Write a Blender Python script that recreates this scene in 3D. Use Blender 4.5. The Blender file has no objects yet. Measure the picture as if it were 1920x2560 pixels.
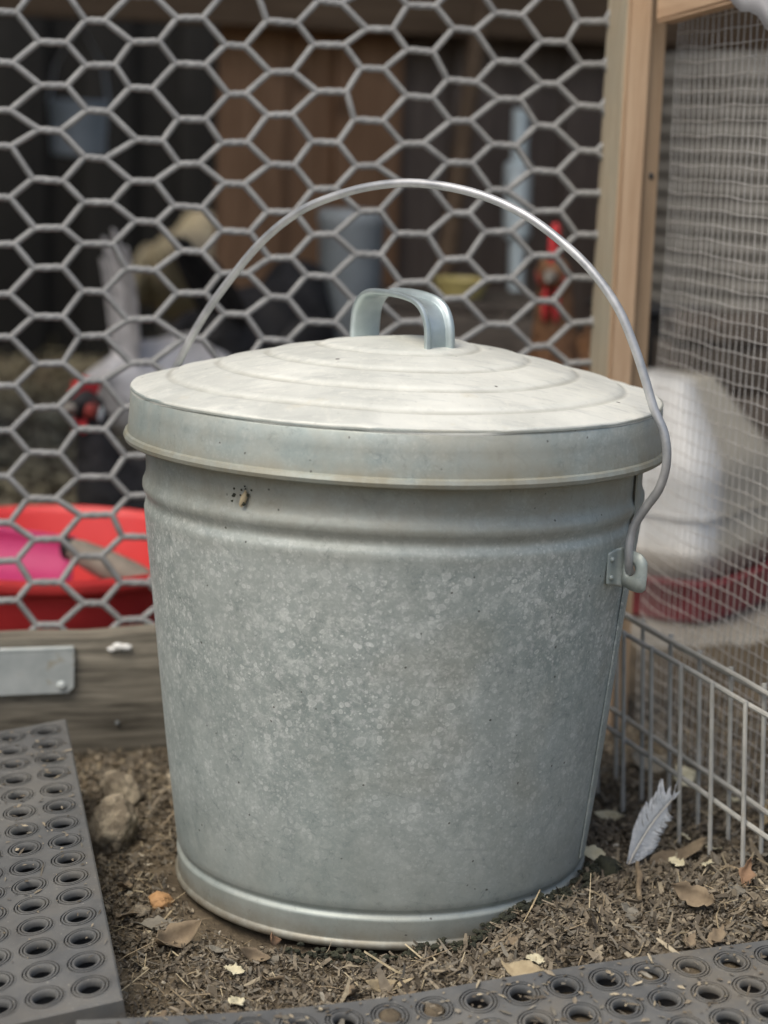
import bpy, math, random
import numpy as np
from mathutils import Vector, Matrix

random.seed(7); rng = np.random.default_rng(7)
R = math.radians
S = bpy.context.scene
COL = S.collection

# ------------------------------------------------------------------ camera
CD, CH, PITCH, ROLL, YAW = 1.46905, 0.56067, 0.188166, 0.034330, -0.004239
cam_d = bpy.data.cameras.new('camera'); cam = bpy.data.objects.new('camera', cam_d); COL.objects.link(cam)
cam_d.sensor_fit = 'VERTICAL'; cam_d.sensor_height = 36; cam_d.lens = 5000 / 2560 * 36
cam_d.clip_start = 0.05; cam_d.clip_end = 500
sy, cy, sp, cp, sr, cr = math.sin(YAW), math.cos(YAW), math.sin(PITCH), math.cos(PITCH), math.sin(ROLL), math.cos(ROLL)
fw = Vector((sy*cp, cy*cp, -sp)); up0 = Vector((sy*sp, cy*sp, cp)); rt0 = Vector((cy, -sy, 0))
rt = rt0*cr + up0*sr; upv = up0*cr - rt0*sr
m = Matrix.Identity(4)
for i in range(3):
    m[i][0], m[i][1], m[i][2] = rt[i], upv[i], -fw[i]
m[0][3], m[1][3], m[2][3] = 0, -CD, CH
cam.matrix_world = m
cam_d.dof.use_dof = True; cam_d.dof.focus_distance = 1.385; cam_d.dof.aperture_fstop = 4.7
S.camera = cam

# ------------------------------------------------------------------ light
SUN_EL, SUN_AZ = R(58), R(-38)          # azimuth measured from -Y (behind the camera) towards -X (left) when negative
sun_dir = Vector((math.sin(SUN_AZ)*math.cos(SUN_EL), -math.cos(SUN_AZ)*math.cos(SUN_EL), math.sin(SUN_EL)))
w = bpy.data.worlds.new('World'); S.world = w; w.use_nodes = True
nt = w.node_tree; nt.nodes.clear()
sky = nt.nodes.new('ShaderNodeTexSky'); sky.sky_type = 'NISHITA'; sky.sun_disc = False
sky.sun_elevation = SUN_EL; sky.sun_rotation = math.atan2(sun_dir.x, sun_dir.y)
sky.air_density = 1.0; sky.dust_density = 4.0; sky.ozone_density = 1.0
bg = nt.nodes.new('ShaderNodeBackground'); bg.inputs['Strength'].default_value = 0.12
wo = nt.nodes.new('ShaderNodeOutputWorld')
nt.links.new(sky.outputs[0], bg.inputs[0]); nt.links.new(bg.outputs[0], wo.inputs[0])
sl = bpy.data.lights.new('sun', 'SUN'); sl.energy = 1.4; sl.angle = R(40); sl.color = (1, .955, .86)
so = bpy.data.objects.new('sun', sl); COL.objects.link(so)
so.rotation_euler = (-sun_dir).to_track_quat('-Z', 'Y').to_euler()
S.view_settings.view_transform = 'Standard'; S.view_settings.look = 'None'
S.view_settings.exposure = 0.62; S.view_settings.gamma = 1.0

# ------------------------------------------------------------------ materials
MATS = {}
class NT:
    def __init__(s, name):
        s.m = bpy.data.materials.new(name); s.m.use_nodes = True; s.t = s.m.node_tree
        s.b = s.t.nodes['Principled BSDF']; s.tc = s.t.nodes.new('ShaderNodeTexCoord')
        MATS[name] = s.m
    def n(s, typ, **kw):
        o = s.t.nodes.new(typ)
        for k, v in kw.items(): setattr(o, k, v)
        return o
    def l(s, a, b): s.t.links.new(a, b)
    def yard(s, scale):
        r_ = s.n('ShaderNodeMapping'); r_.inputs['Rotation'].default_value = (0, 0, R(-15)); s.l(s.tc.outputs['Object'], r_.inputs['Vector'])
        mp = s.n('ShaderNodeMapping'); mp.inputs['Scale'].default_value = scale; s.l(r_.outputs[0], mp.inputs['Vector']); return mp.outputs[0]
    def coord(s, scale=(1, 1, 1), loc=(0, 0, 0), rot=(0, 0, 0)):
        mp = s.n('ShaderNodeMapping'); mp.inputs['Scale'].default_value = scale
        mp.inputs['Location'].default_value = loc; mp.inputs['Rotation'].default_value = rot
        s.l(s.tc.outputs['Object'], mp.inputs['Vector']); return mp.outputs[0]
    def noise(s, scale, detail=4, rough=.55, vec=None, dist=0):
        o = s.n('ShaderNodeTexNoise'); o.inputs['Scale'].default_value = scale
        o.inputs['Detail'].default_value = detail; o.inputs['Roughness'].default_value = rough
        o.inputs['Distortion'].default_value = dist
        s.l(vec if vec is not None else s.tc.outputs['Object'], o.inputs['Vector']); return o.outputs[0]
    def voro(s, scale, vec=None, feature='F1'):
        o = s.n('ShaderNodeTexVoronoi'); o.feature = feature; o.inputs['Scale'].default_value = scale
        s.l(vec if vec is not None else s.tc.outputs['Object'], o.inputs['Vector']); return o
    def ramp(s, f, stops):
        o = s.n('ShaderNodeValToRGB'); e = o.color_ramp.elements
        while len(e) < len(stops): e.new(.5)
        for i, (p, c) in enumerate(stops):
            e[i].position = p; e[i].color = (c, c, c, 1) if isinstance(c, (int, float)) else (*c, 1)
        s.l(f, o.inputs[0]); return o.outputs[0]
    def math(s, op, a, b=None, clamp=False):
        o = s.n('ShaderNodeMath', operation=op); o.use_clamp = clamp
        for i, v in enumerate((a, b)):
            if v is None: continue
            if isinstance(v, (int, float)): o.inputs[i].default_value = v
            else: s.l(v, o.inputs[i])
        return o.outputs[0]
    def mix(s, f, a, b, mode='MIX'):
        o = s.n('ShaderNodeMix', data_type='RGBA', blend_type=mode)
        for i, v in ((0, f), (6, a), (7, b)):
            if isinstance(v, (int, float)): o.inputs[i].default_value = v
            elif isinstance(v, tuple): o.inputs[i].default_value = (*v, 1)
            else: s.l(v, o.inputs[i])
        return o.outputs[2]
    def sep(s):
        o = s.n('ShaderNodeSeparateXYZ'); s.l(s.tc.outputs['Object'], o.inputs[0]); return o.outputs
    def bump(s, h, strength, dist=.001):
        o = s.n('ShaderNodeBump'); o.inputs['Strength'].default_value = strength; o.inputs['Distance'].default_value = dist
        s.l(h, o.inputs['Height'])
        if s.b.inputs['Normal'].is_linked: s.l(s.b.inputs['Normal'].links[0].from_socket, o.inputs['Normal'])
        s.l(o.outputs[0], s.b.inputs['Normal'])
    def out(s, col=None, rough=None, metal=None, spec=None):
        for nm, v in (('Base Color', col), ('Roughness', rough), ('Metallic', metal), ('Specular IOR Level', spec)):
            if v is None: continue
            if isinstance(v, (int, float)): s.b.inputs[nm].default_value = v
            elif isinstance(v, tuple): s.b.inputs[nm].default_value = (*v, 1)
            else: s.l(v, s.b.inputs[nm])
        return s.m

def simple(name, c1, c2, scale=12, rough=.7, metal=0, spec=.5, stretch=(1, 1, 1), lo=.35, hi=.65, bump=.15, bscale=None, bdist=.001, spots=None):
    s = NT(name); v = s.coord(stretch)
    f = s.ramp(s.noise(scale, 6, .6, v), [(lo, 0.), (hi, 1.)])
    c = s.mix(f, c1, c2)
    if spots:
        c = s.mix(s.ramp(s.noise(spots[0], 3, .6), [(spots[1], 0.), (spots[1]+.06, spots[3])]), c, spots[2])
    s.out(c, s.ramp(f, [(0, rough-.06), (1, min(1, rough+.06))]), metal, spec)
    if bump: s.bump(s.noise(bscale or scale*3, 6, .6, v), bump, bdist)
    return s.m

def wood(name, dark, light, axis, fine=90, rough=.8, knots=True, weather=None, bump=.35):
    st = [1., 1., 1.]; st[axis] = .045
    s = NT(name); v = s.yard(tuple(st)); vw = s.yard(tuple(.3 if i == axis else 1. for i in range(3)))
    warp = s.noise(7, 3, .5, vw)
    g1 = s.noise(85, 6, .7, v, .5); g2 = s.noise(fine*4, 5, .7, v)
    f = s.math('ADD', s.math('MULTIPLY', g1, .65), s.math('MULTIPLY', g2, .35))
    c = s.mix(s.ramp(f, [(.40, 0.), (.60, 1.)]), dark, light)
    c = s.mix(s.ramp(warp, [(.4, 0.), (.75, .45)]), c, tuple(x*.72 for x in dark))
    if weather: c = s.mix(s.ramp(s.noise(9, 5, .65), [(.45, 0.), (.7, .7)]), c, weather)
    if knots:
        k = s.voro(9, s.yard(tuple(.55 if i == axis else 1. for i in range(3)))).outputs['Distance']
        c = s.mix(s.ramp(k, [(.05, .75), (.16, 0.)]), c, tuple(x*.45 for x in dark))
    s.out(c, rough, 0, .3); s.bump(f, bump, .0012)
    return s.m

def galvanized(name, body=True):
    s = NT(name); x, y, z = s.sep()
    base = s.mix(s.ramp(s.noise(7, 5, .6), [(.32, 0.), (.68, 1.)]), (.262, .316, .298), (.392, .432, .402))
    fine = s.noise(60, 8, .7)
    base = s.mix(s.ramp(fine, [(.3, 0.), (.75, .5)]), base, (.475, .505, .468))
    # vertical rub marks
    st = s.noise(1, 4, .6, s.coord((55, 55, 4)))
    base = s.mix(s.ramp(st, [(.55, 0.), (.75, .22)]), base, (.20, .235, .235))
    # dried splashes: rings and flecks of every size, densest on the upper middle of the wall
    wv = s.n('ShaderNodeVectorMath', operation='ADD'); nn = s.n('ShaderNodeTexNoise'); nn.inputs['Scale'].default_value = 90
    s.l(s.tc.outputs['Object'], nn.inputs['Vector'])
    sc = s.n('ShaderNodeVectorMath', operation='SCALE'); sc.inputs['Scale'].default_value = .005; s.l(nn.outputs['Color'], sc.inputs[0])
    s.l(s.tc.outputs['Object'], wv.inputs[0]); s.l(sc.outputs[0], wv.inputs[1]); warped = wv.outputs[0]
    mask = s.noise(9, 4, .6)
    if body:
        zr = s.ramp(s.math('DIVIDE', z, .32), [(.05, .0), (.35, .55), (.62, 1.), (.84, 1.), (.96, .3)])
        mask = s.math('MULTIPLY', s.ramp(mask, [(.34, .2), (.55, 1.)]), zr)
    else: mask = s.math('MULTIPLY', s.ramp(mask, [(.35, 0.), (.7, 1.)]), .35)
    for scale, rr, amt in ((75, .30, .55), (130, .42, .75), (220, .45, .9), (400, .45, .9)):
        v = s.voro(scale, warped); sepc = s.n('ShaderNodeSeparateColor'); s.l(v.outputs['Color'], sepc.inputs[0])
        rad = s.math('MULTIPLY', s.math('POWER', sepc.outputs[0], 1.4), rr)
        q = s.math('DIVIDE', v.outputs['Distance'], s.math('ADD', rad, .01))
        drop = s.ramp(q, [(.0, .5), (.62, .62), (.85, 1.), (1., 0.)])
        drop = s.math('MULTIPLY', drop, s.ramp(sepc.outputs[1], [(.30, 0.), (.55, 1.)]))
        drop = s.math('MULTIPLY', s.math('MULTIPLY', drop, mask), amt)
        base = s.mix(drop, base, (.76, .79, .745))
    mot = s.math('ADD', s.math('MULTIPLY', s.noise(150, 8, .8, warped, .6), .6), s.math('MULTIPLY', s.noise(45, 6, .75, warped, .8), .4))
    base = s.mix(s.math('MULTIPLY', s.ramp(mot, [(.50, 0.), (.60, .85)]), s.math('ADD', s.math('MULTIPLY', mask, .85), .10)), base, (.68, .715, .665))
    base = s.mix(s.math('MULTIPLY', s.ramp(mot, [(.38, .8), (.46, 0.)]), .7), base, (.185, .222, .21))
    fl = s.ramp(s.noise(260, 5, .75), [(.52, 0.), (.66, .9)])
    base = s.mix(s.math('MULTIPLY', fl, mask), base, (.62, .64, .615))
    # curved scuffs
    sw = s.n('ShaderNodeTexWave'); sw.inputs['Scale'].default_value = 9; sw.inputs['Distortion'].default_value = 14; sw.inputs['Detail'].default_value = 3
    s.l(s.coord((1, 1, 2.2), (.3, .1, .2), (.4, .3, .7)), sw.inputs['Vector'])
    base = s.mix(s.math('MULTIPLY', s.ramp(sw.outputs[1], [(.975, 0.), (.998, .22)]), s.ramp(s.noise(13, 2), [(.5, 0.), (.62, .8)])), base, (.14, .17, .185))
    # mud and dust broken up by noise; wall also browner towards its top
    if body:
        low = s.ramp(s.math('DIVIDE', z, .32), [(.0, 1.), (.022, .75), (.05, .4), (.12, .22), (.3, .0)])
        top = s.ramp(s.math('DIVIDE', z, .34), [(.80, 0.), (.93, .8)])
        d = s.math('MULTIPLY', s.math('MAXIMUM', low, top), s.ramp(s.noise(22, 6, .65), [(.3, .25), (.65, 1.)]))
        base = s.mix(d, base, (.285, .265, .20))
        mud = s.math('MULTIPLY', s.ramp(s.math('MULTIPLY', z, 10), [(.03, .9), (.07, .55), (.2, 0.)]), s.ramp(s.noise(40, 6, .7), [(.35, .2), (.6, 1.)]))
        base = s.mix(mud, base, (.165, .14, .10))
        blot = s.ramp(s.noise(5, 3, .6, s.coord(loc=(3, 1, 2))), [(.56, 0.), (.7, .5)])
        base = s.mix(blot, base, (.315, .305, .235))
    else:
        d = s.math('MULTIPLY', s.ramp(s.noise(14, 6, .65), [(.4, .0), (.65, .65)]), 1)
        base = s.mix(d, base, (.385, .365, .285))
        zl = s.math('MULTIPLY', s.ramp(s.math('ADD', s.math('MULTIPLY', z, 10), .5), [(.40, 0.), (.44, .85), (.53, .85), (.64, 0.)]), s.ramp(s.noise(30, 6, .7), [(.3, .25), (.62, 1.)]))
        base = s.mix(zl, base, (.25, .232, .165))
    specks = s.ramp(s.voro(70, warped).outputs['Distance'], [(.045, .8), (.075, 0.)])
    base = s.mix(specks, base, (.06, .055, .045))
    s.out(base, s.ramp(s.noise(30, 5, .6), [(.3, .42), (.7, .62)]), .35, .5)
    s.bump(s.noise(14, 3, .5), .12, .004); s.bump(fine, .08, .0006)
    return s.m

galvanized('galvanized'); galvanized('galvanized_rim', False)
def lid_dust():
    s = NT('lid_dust'); x, y, z = s.sep()
    c = s.mix(s.ramp(s.noise(9, 7, .65), [(.32, 0.), (.66, 1.)]), (.50, .512, .46), (.68, .685, .615))
    c = s.mix(s.ramp(s.noise(1, 7, .7, s.coord((26, 95, 60), rot=(0, 0, .5))), [(.52, 0.), (.70, .55)]), c, (.385, .40, .375))
    c = s.mix(s.ramp(s.noise(1, 6, .7, s.coord((120, 22, 60), loc=(2, 0, 0), rot=(0, 0, -.3))), [(.58, 0.), (.72, .4)]), c, (.70, .695, .60))
    c = s.mix(s.ramp(s.noise(90, 7, .75), [(.52, 0.), (.68, .5)]), c, (.73, .725, .64))
    c = s.mix(s.ramp(s.noise(140, 6, .75, s.coord(loc=(1, 7, 3))), [(.60, 0.), (.70, .45)]), c, (.36, .365, .33))
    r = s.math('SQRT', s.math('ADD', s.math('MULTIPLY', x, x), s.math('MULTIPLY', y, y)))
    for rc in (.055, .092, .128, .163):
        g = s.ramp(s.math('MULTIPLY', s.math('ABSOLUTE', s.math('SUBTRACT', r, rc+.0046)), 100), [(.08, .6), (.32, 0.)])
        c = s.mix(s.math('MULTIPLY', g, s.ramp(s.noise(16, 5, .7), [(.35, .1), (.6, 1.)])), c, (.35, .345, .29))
    c = s.mix(s.ramp(s.voro(26).outputs['Distance'], [(.035, .9), (.05, 0.)]), c, (.10, .09, .08))
    c = s.mix(s.ramp(s.noise(24, 5, .7, s.coord(loc=(5, 2, 1))), [(.62, 0.), (.76, .55)]), c, (.55, .50, .36))
    s.out(c, s.ramp(s.noise(20, 5), [(.3, .5), (.7, .75)]), .15, .4); s.bump(s.noise(22, 5, .6), .2, .0022); s.bump(s.noise(120, 4, .6), .1, .0005)
lid_dust()
def steel(name, c1, c2, rough=.36, metal=.85):
    s = NT(name); f = s.noise(40, 6, .65)
    s.out(s.mix(s.ramp(f, [(.3, 0.), (.7, 1.)]), c1, c2), s.ramp(s.noise(25, 5), [(.3, rough-.08), (.7, rough+.14)]), metal, .5)
    s.bump(s.noise(220, 4), .1, .0004); return s.m
steel('bright_steel', (.40, .475, .475), (.56, .62, .615), .42, .75)
steel('wire_steel', (.30, .32, .33), (.47, .48, .48), .45, .55)
simple('bail_wire', (.30, .31, .315), (.47, .475, .47), 45, .42, .5, stretch=(1, 1, 1), bump=.2, bdist=.0005)
simple('fence_wire', (.20, .201, .194), (.29, .291, .28), 60, .8, .0, bump=.1)
simple('mesh_wire', (.40, .39, .36), (.56, .545, .51), 70, .5, .3, bump=0)
simple('cage_wire', (.34, .337, .303), (.47, .462, .417), 50, .6, .1, bump=.15, spots=(160, .62, (.40, .38, .32), .8))
simple('seam_dark', (.09, .10, .10), (.17, .18, .175), 60, .7)
wood('board_wood', (.062, .055, .042), (.275, .25, .195), 0)
wood('post_wood', (.25, .205, .14), (.40, .35, .255), 2, fine=140, knots=False, weather=(.27, .26, .20))
wood('stile_wood', (.42, .285, .175), (.56, .41, .27), 2, knots=False, bump=.12)
wood('stile_dark', (.24, .165, .10), (.36, .26, .165), 2, knots=False, bump=.15)
wood('rail_wood', (.40, .265, .165), (.54, .385, .25), 1, knots=False, bump=.12)
wood('plank_warm', (.24, .13, .065), (.44, .255, .14), 2, fine=60)
wood('plank_brown', (.13, .10, .078), (.23, .18, .14), 2, fine=60)
wood('plank_shade_black', (.014, .014, .0135), (.027, .0265, .025), 2, fine=60)  # near-black colour stands in for the shade deep in the coop
wood('beam_wood', (.13, .085, .05), (.22, .15, .09), 0, fine=60)
wood('crate_wood', (.05, .042, .034), (.12, .10, .08), 0, fine=60)
simple('roof_sheet', (.10, .10, .10), (.16, .155, .15), 8, .7)
simple('red_plastic', (.66, .045, .045), (.76, .065, .062), 5, .42, bump=.05)
simple('tray_red', (.175, .030, .036), (.25, .045, .052), 8, .5, bump=.1, spots=(60, .6, (.22, .10, .085), .6))
simple('pink_plastic', (.50, .040, .15), (.62, .06, .20), 8, .42, bump=.05)
simple('handle_dull', (.24, .21, .165), (.36, .31, .245), 30, .7)
simple('black_plastic', (.012, .012, .012), (.03, .03, .03), 20, .5)
def drinker_plastic():
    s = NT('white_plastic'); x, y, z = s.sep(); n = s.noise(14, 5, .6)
    f = s.ramp(s.math('ADD', s.math('MULTIPLY', s.math('ADD', x, s.math('MULTIPLY', y, .35)), 9), s.math('MULTIPLY', n, .25)), [(.0, 0.), (.16, 1.)])  # side shading put into the colour: right face turns darker and beige
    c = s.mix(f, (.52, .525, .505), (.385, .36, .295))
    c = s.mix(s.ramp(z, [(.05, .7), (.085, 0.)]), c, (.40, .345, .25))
    c = s.mix(s.ramp(s.noise(120, 5, .7), [(.62, 0.), (.72, .5)]), c, (.22, .19, .14))
    s.out(c, .45, 0, .5)
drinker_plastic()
simple('barrel_plastic', (.145, .135, .115), (.20, .19, .165), 14, .6, bump=.1)
simple('pale_metal', (.58, .68, .69), (.70, .78, .78), 12, .45, .2)
simple('grey_plastic', (.25, .28, .285), (.34, .37, .375), 8, .5)
simple('yellow_plastic', (.50, .42, .15), (.60, .50, .20), 8, .5)
simple('sheet_grey', (.40, .40, .41), (.52, .52, .53), 8, .6)
simple('plate_steel', (.36, .395, .385), (.49, .52, .50), 30, .5, .25, spots=(70, .62, (.36, .33, .25), .7))
simple('stone', (.16, .132, .092), (.35, .30, .215), 75, .9, bump=.9, bdist=.004, lo=.42, hi=.58)
simple('stone_orange', (.34, .185, .075), (.46, .275, .13), 40, .85, bump=.5, bdist=.002)
simple('slab_stone', (.20, .185, .15), (.31, .285, .235), 18, .9, bump=.5, bdist=.004)
simple('moss_black', (.012, .014, .008), (.04, .042, .024), 90, .95, bump=.6, bdist=.002)
simple('feather_grey', (.52, .55, .56), (.68, .70, .70), 60, .7, stretch=(1, 1, 3), bump=.2)
simple('quill', (.52, .49, .42), (.66, .63, .56), 30, .5)
simple('dropping_white', (.66, .66, .62), (.80, .80, .76), 60, .8, bump=.4, bdist=.001)
def rubber():
    s = NT('rubber')
    c = s.mix(s.ramp(s.noise(30, 6, .65), [(.3, 0.), (.7, 1.)]), (.058, .060, .060), (.105, .107, .104))
    dust = s.math('MULTIPLY', s.ramp(s.noise(10, 6, .7), [(.42, .05), (.68, 1.)]), .75)
    c = s.mix(dust, c, (.150, .146, .130))
    xx, yy, zz = s.sep()
    c = s.mix(s.math('MULTIPLY', s.ramp(s.noise(16, 7, .75, s.coord(loc=(4, 4, 0))), [(.46, 0.), (.6, 1.)]), s.ramp(s.math('ADD', xx, .5), [(.42, .1), (.62, .5)])), c, (.165, .142, .105))
    c = s.mix(s.ramp(s.noise(330, 3, .6), [(.66, 0.), (.74, .5)]), c, (.34, .32, .27))
    s.out(c, .72, 0, .35); s.bump(s.noise(240, 5, .7), .3, .0008)
    return s.m
rubber()
def soil():
    s = NT('soil'); n1 = s.noise(9, 8, .65); n2 = s.noise(80, 8, .7)
    c = s.mix(s.ramp(n1, [(.35, 0.), (.65, 1.)]), (.105, .083, .055), (.19, .152, .10))
    c = s.mix(s.ramp(n2, [(.3, .75), (.6, 0.)]), c, (.055, .043, .030))
    c = s.mix(s.ramp(s.noise(260, 4, .6), [(.62, 0.), (.72, .5)]), c, (.33, .275, .185))
    c = s.mix(s.ramp(s.noise(5, 5, .6, s.coord(loc=(1, 3, 0))), [(.5, 0.), (.66, .6)]), c, (.06, .049, .036))
    s.out(c, .95, 0, .15); s.bump(n2, .8, .004); s.bump(s.noise(300, 5, .7), .6, .0015)
soil()
def attr_mat(name, rough=.9, bump=.3):
    s = NT(name); a = s.n('ShaderNodeAttribute'); a.attribute_name = 'tint'
    c = s.mix(s.ramp(s.noise(220, 4, .6), [(.3, .45), (.65, 0.)]), a.outputs['Color'], (.05, .04, .028))
    s.out(c, rough, 0, .15); s.bump(s.noise(400, 3), bump, .0008)
attr_mat('litter')
def plumage(name, c1, c2, c3, sc=34):
    s = NT(name); v = s.voro(sc, s.coord((1, 1.2, 1.5)))
    c = s.mix(s.ramp(v.outputs['Distance'], [(.05, 0.), (.55, 1.)]), c1, c2)
    c = s.mix(s.ramp(s.noise(9, 4, .6), [(.45, 0.), (.7, .8)]), c, c3)
    s.out(c, .75, 0, .3); s.bump(v.outputs['Distance'], .6, .004); s.bump(s.noise(160, 5), .4, .001)
plumage('plumage_black', (.010, .010, .011), (.022, .022, .024), (.04, .038, .036))
plumage('plumage_grey', (.36, .36, .37), (.50, .495, .50), (.28, .28, .29))
plumage('plumage_buff', (.31, .265, .165), (.42, .365, .24), (.36, .28, .19))
plumage('plumage_rust', (.125, .062, .030), (.20, .105, .052), (.085, .042, .022))
simple('comb_red', (.50, .025, .03), (.64, .05, .055), 90, .75, bump=.3)
simple('face_red', (.33, .06, .05), (.48, .10, .075), 60, .6, bump=.4)
simple('leg_scale', (.20, .19, .17), (.33, .31, .27), 60, .6)
simple('beak_horn', (.12, .11, .10), (.26, .24, .20), 40, .5)
simple('eye_dark', (.01, .008, .006), (.03, .02, .01), 40, .2)
simple('earlobe_pale', (.55, .62, .62), (.68, .74, .74), 40, .6)
for nm, a, b in (('leaf_brown', (.135, .10, .062), (.24, .185, .115)), ('leaf_tan', (.26, .205, .12), (.40, .33, .205)), ('leaf_pale', (.47, .42, .27), (.60, .55, .38)), ('leaf_grey', (.15, .135, .105), (.23, .21, .165)), ('leaf_rust', (.17, .10, .055), (.27, .17, .10))):
    simple(nm, a, b, 70, .85, bump=.4, bscale=160)

# ------------------------------------------------------------------ mesh helpers
def wloc(o):
    p = Vector((0, 0, 0))
    while o is not None: p += o.location; o = o.parent
    return p
class MB:
    def __init__(s): s.v = []; s.f = []
    def add(s, vs, fs):
        o = len(s.v); s.v += [tuple(map(float, q)) for q in vs]; s.f += [tuple(i+o for i in f) for f in fs]; return s
    def box(s, c, size, rot=None, bev=0.0):
        x, y, z = [k/2 for k in size]; M3 = rot if rot is not None else Matrix.Identity(3)
        if bev:
            vs = []
            for sx in (-1, 1):
                for sy_ in (-1, 1):
                    for sz in (-1, 1):
                        vs += [(sx*(x-bev), sy_*(y-bev), sz*z), (sx*(x-bev), sy_*y, sz*(z-bev)), (sx*x, sy_*(y-bev), sz*(z-bev))]
            V = {}
            k = 0
            for sx in (-1, 1):
                for sy_ in (-1, 1):
                    for sz in (-1, 1):
                        V[(sx, sy_, sz)] = (k, k+1, k+2); k += 3
            fs = []
            def q(keys, idx):
                fs.append(tuple(V[kk][idx] for kk in keys))
            for d in (1, -1):
                o = 1 if d > 0 else -1
                q([(-1, -1, d), (1, -1, d), (1, 1, d), (-1, 1, d)][::o], 0)
                q([(1, d, -1), (-1, d, -1), (-1, d, 1), (1, d, 1)][::o], 1)
                q([(d, -1, -1), (d, 1, -1), (d, 1, 1), (d, -1, 1)][::o], 2)
            for a in (-1, 1):
                for b in (-1, 1):
                    fs.append((V[(-1, a, b)][0], V[(1, a, b)][0], V[(1, a, b)][1], V[(-1, a, b)][1]))
                    fs.append((V[(a, -1, b)][0], V[(a, 1, b)][0], V[(a, 1, b)][2], V[(a, -1, b)][2]))
                    fs.append((V[(a, b, -1)][1], V[(a, b, 1)][1], V[(a, b, 1)][2], V[(a, b, -1)][2]))
            for kk in V: fs.append(V[kk])
        else:
            vs = [(sx*x, sy_*y, sz*z) for sx in (-1, 1) for sy_ in (-1, 1) for sz in (-1, 1)]
            fs = [(0, 1, 3, 2), (4, 6, 7, 5), (0, 4, 5, 1), (2, 3, 7, 6), (0, 2, 6, 4), (1, 5, 7, 3)]
        c = Vector(c); return s.add([M3 @ Vector(q_) + c for q_ in vs], fs)
    def tube(s, pts, r, seg=8, cap=True, closed=False):
        P = np.array([tuple(q) for q in pts], float); n = len(P)
        rr = np.full(n, r) if np.isscalar(r) else np.array(r, float)
        T = np.gradient(P, axis=0)
        if closed: T = np.roll(P, -1, 0) - np.roll(P, 1, 0)
        T /= np.linalg.norm(T, axis=1)[:, None] + 1e-12
        a = np.array([0, 0, 1.]) if abs(T[0][2]) < .9 else np.array([1., 0, 0])
        N = np.cross(T[0], a); N /= np.linalg.norm(N); vs = []
        for i in range(n):
            N = N - T[i]*(N @ T[i]); N /= np.linalg.norm(N) + 1e-12; B = np.cross(T[i], N)
            for k in range(seg):
                t = 2*math.pi*k/seg; vs.append(P[i] + rr[i]*(math.cos(t)*N + math.sin(t)*B))
        fs = []
        for i in range(n if closed else n-1):
            for k in range(seg):
                j = (i+1) % n; fs.append((i*seg+k, i*seg+(k+1) % seg, j*seg+(k+1) % seg, j*seg+k))
        if cap and not closed: fs += [tuple(range(seg))[::-1], tuple((n-1)*seg+k for k in range(seg))]
        return s.add(vs, fs)
    def lathe(s, prof, seg=64, c=(0, 0, 0), fn=None, cap=(False, False)):
        vs = []; n = len(prof)
        for r, z in prof:
            for k in range(seg):
                t = 2*math.pi*k/seg; x, y, zz = r*math.cos(t), r*math.sin(t), z
                if fn: x, y, zz = fn(x, y, zz, t)
                vs.append((x+c[0], y+c[1], zz+c[2]))
        fs = [(i*seg+k, i*seg+(k+1) % seg, (i+1)*seg+(k+1) % seg, (i+1)*seg+k) for i in range(n-1) for k in range(seg)]
        if cap[0]: fs.append(tuple(range(seg))[::-1])
        if cap[1]: fs.append(tuple((n-1)*seg+k for k in range(seg)))
        return s.add(vs, fs)
    def ball(s, c, r, seg=12, rings=8, jitter=0):
        r = (r, r, r) if np.isscalar(r) else r; vs = [(c[0], c[1], c[2]-r[2])]
        for i in range(1, rings):
            p = math.pi*i/rings - math.pi/2
            for k in range(seg):
                t = 2*math.pi*k/seg; j = 1 + (random.uniform(-jitter, jitter) if jitter else 0)
                vs.append((c[0]+r[0]*j*math.cos(p)*math.cos(t), c[1]+r[1]*j*math.cos(p)*math.sin(t), c[2]+r[2]*j*math.sin(p)))
        vs.append((c[0], c[1], c[2]+r[2])); L = len(vs)-1; fs = []
        for k in range(seg):
            fs.append((0, 1+(k+1) % seg, 1+k)); b = 1+(rings-2)*seg; fs.append((L, b+k, b+(k+1) % seg))
        for i in range(rings-2):
            for k in range(seg):
                a = 1+i*seg; fs.append((a+k, a+(k+1) % seg, a+seg+(k+1) % seg, a+seg+k))
        return s.add(vs, fs)
    def prism(s, poly, thick, M4):
        n = len(poly); vs = [M4 @ Vector((x, y, -thick/2)) for x, y in poly] + [M4 @ Vector((x, y, thick/2)) for x, y in poly]
        fs = [tuple(range(n))[::-1], tuple(range(n, 2*n))] + [(k, (k+1) % n, n+(k+1) % n, n+k) for k in range(n)]
        return s.add(vs, fs)
    def xf(s, M4): s.v = [tuple(M4 @ Vector(q)) for q in s.v]; return s
    def build(s, name, mat, parent=None, smooth=True, local=False, angle=40):
        off = Vector((0, 0, 0)) if (local or parent is None) else wloc(parent)
        me = bpy.data.meshes.new(name); me.from_pydata([(x-off.x, y-off.y, z-off.z) for x, y, z in s.v], [], s.f)
        me.materials.append(MATS[mat]); me.validate(); me.update()
        if smooth:
            me.polygons.foreach_set('use_smooth', [True]*len(me.polygons))
            if angle: me.set_sharp_from_angle(angle=R(angle))
        o = bpy.data.objects.new(name, me); COL.objects.link(o)
        if parent is not None: o.parent = parent
        return o
def tag(o, label=None, cat=None, group=None, kind=None):
    if label: o['label'] = label
    if cat: o['category'] = cat
    if group: o['group'] = group
    if kind: o['kind'] = kind
    return o
def thing(name, label, cat, loc=(0, 0, 0), rz=0, group=None):
    o = bpy.data.objects.new(name, None); COL.objects.link(o); o.location = loc; o.rotation_euler = (0, 0, rz)
    o.empty_display_size = .02
    return tag(o, label, cat, group)
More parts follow.
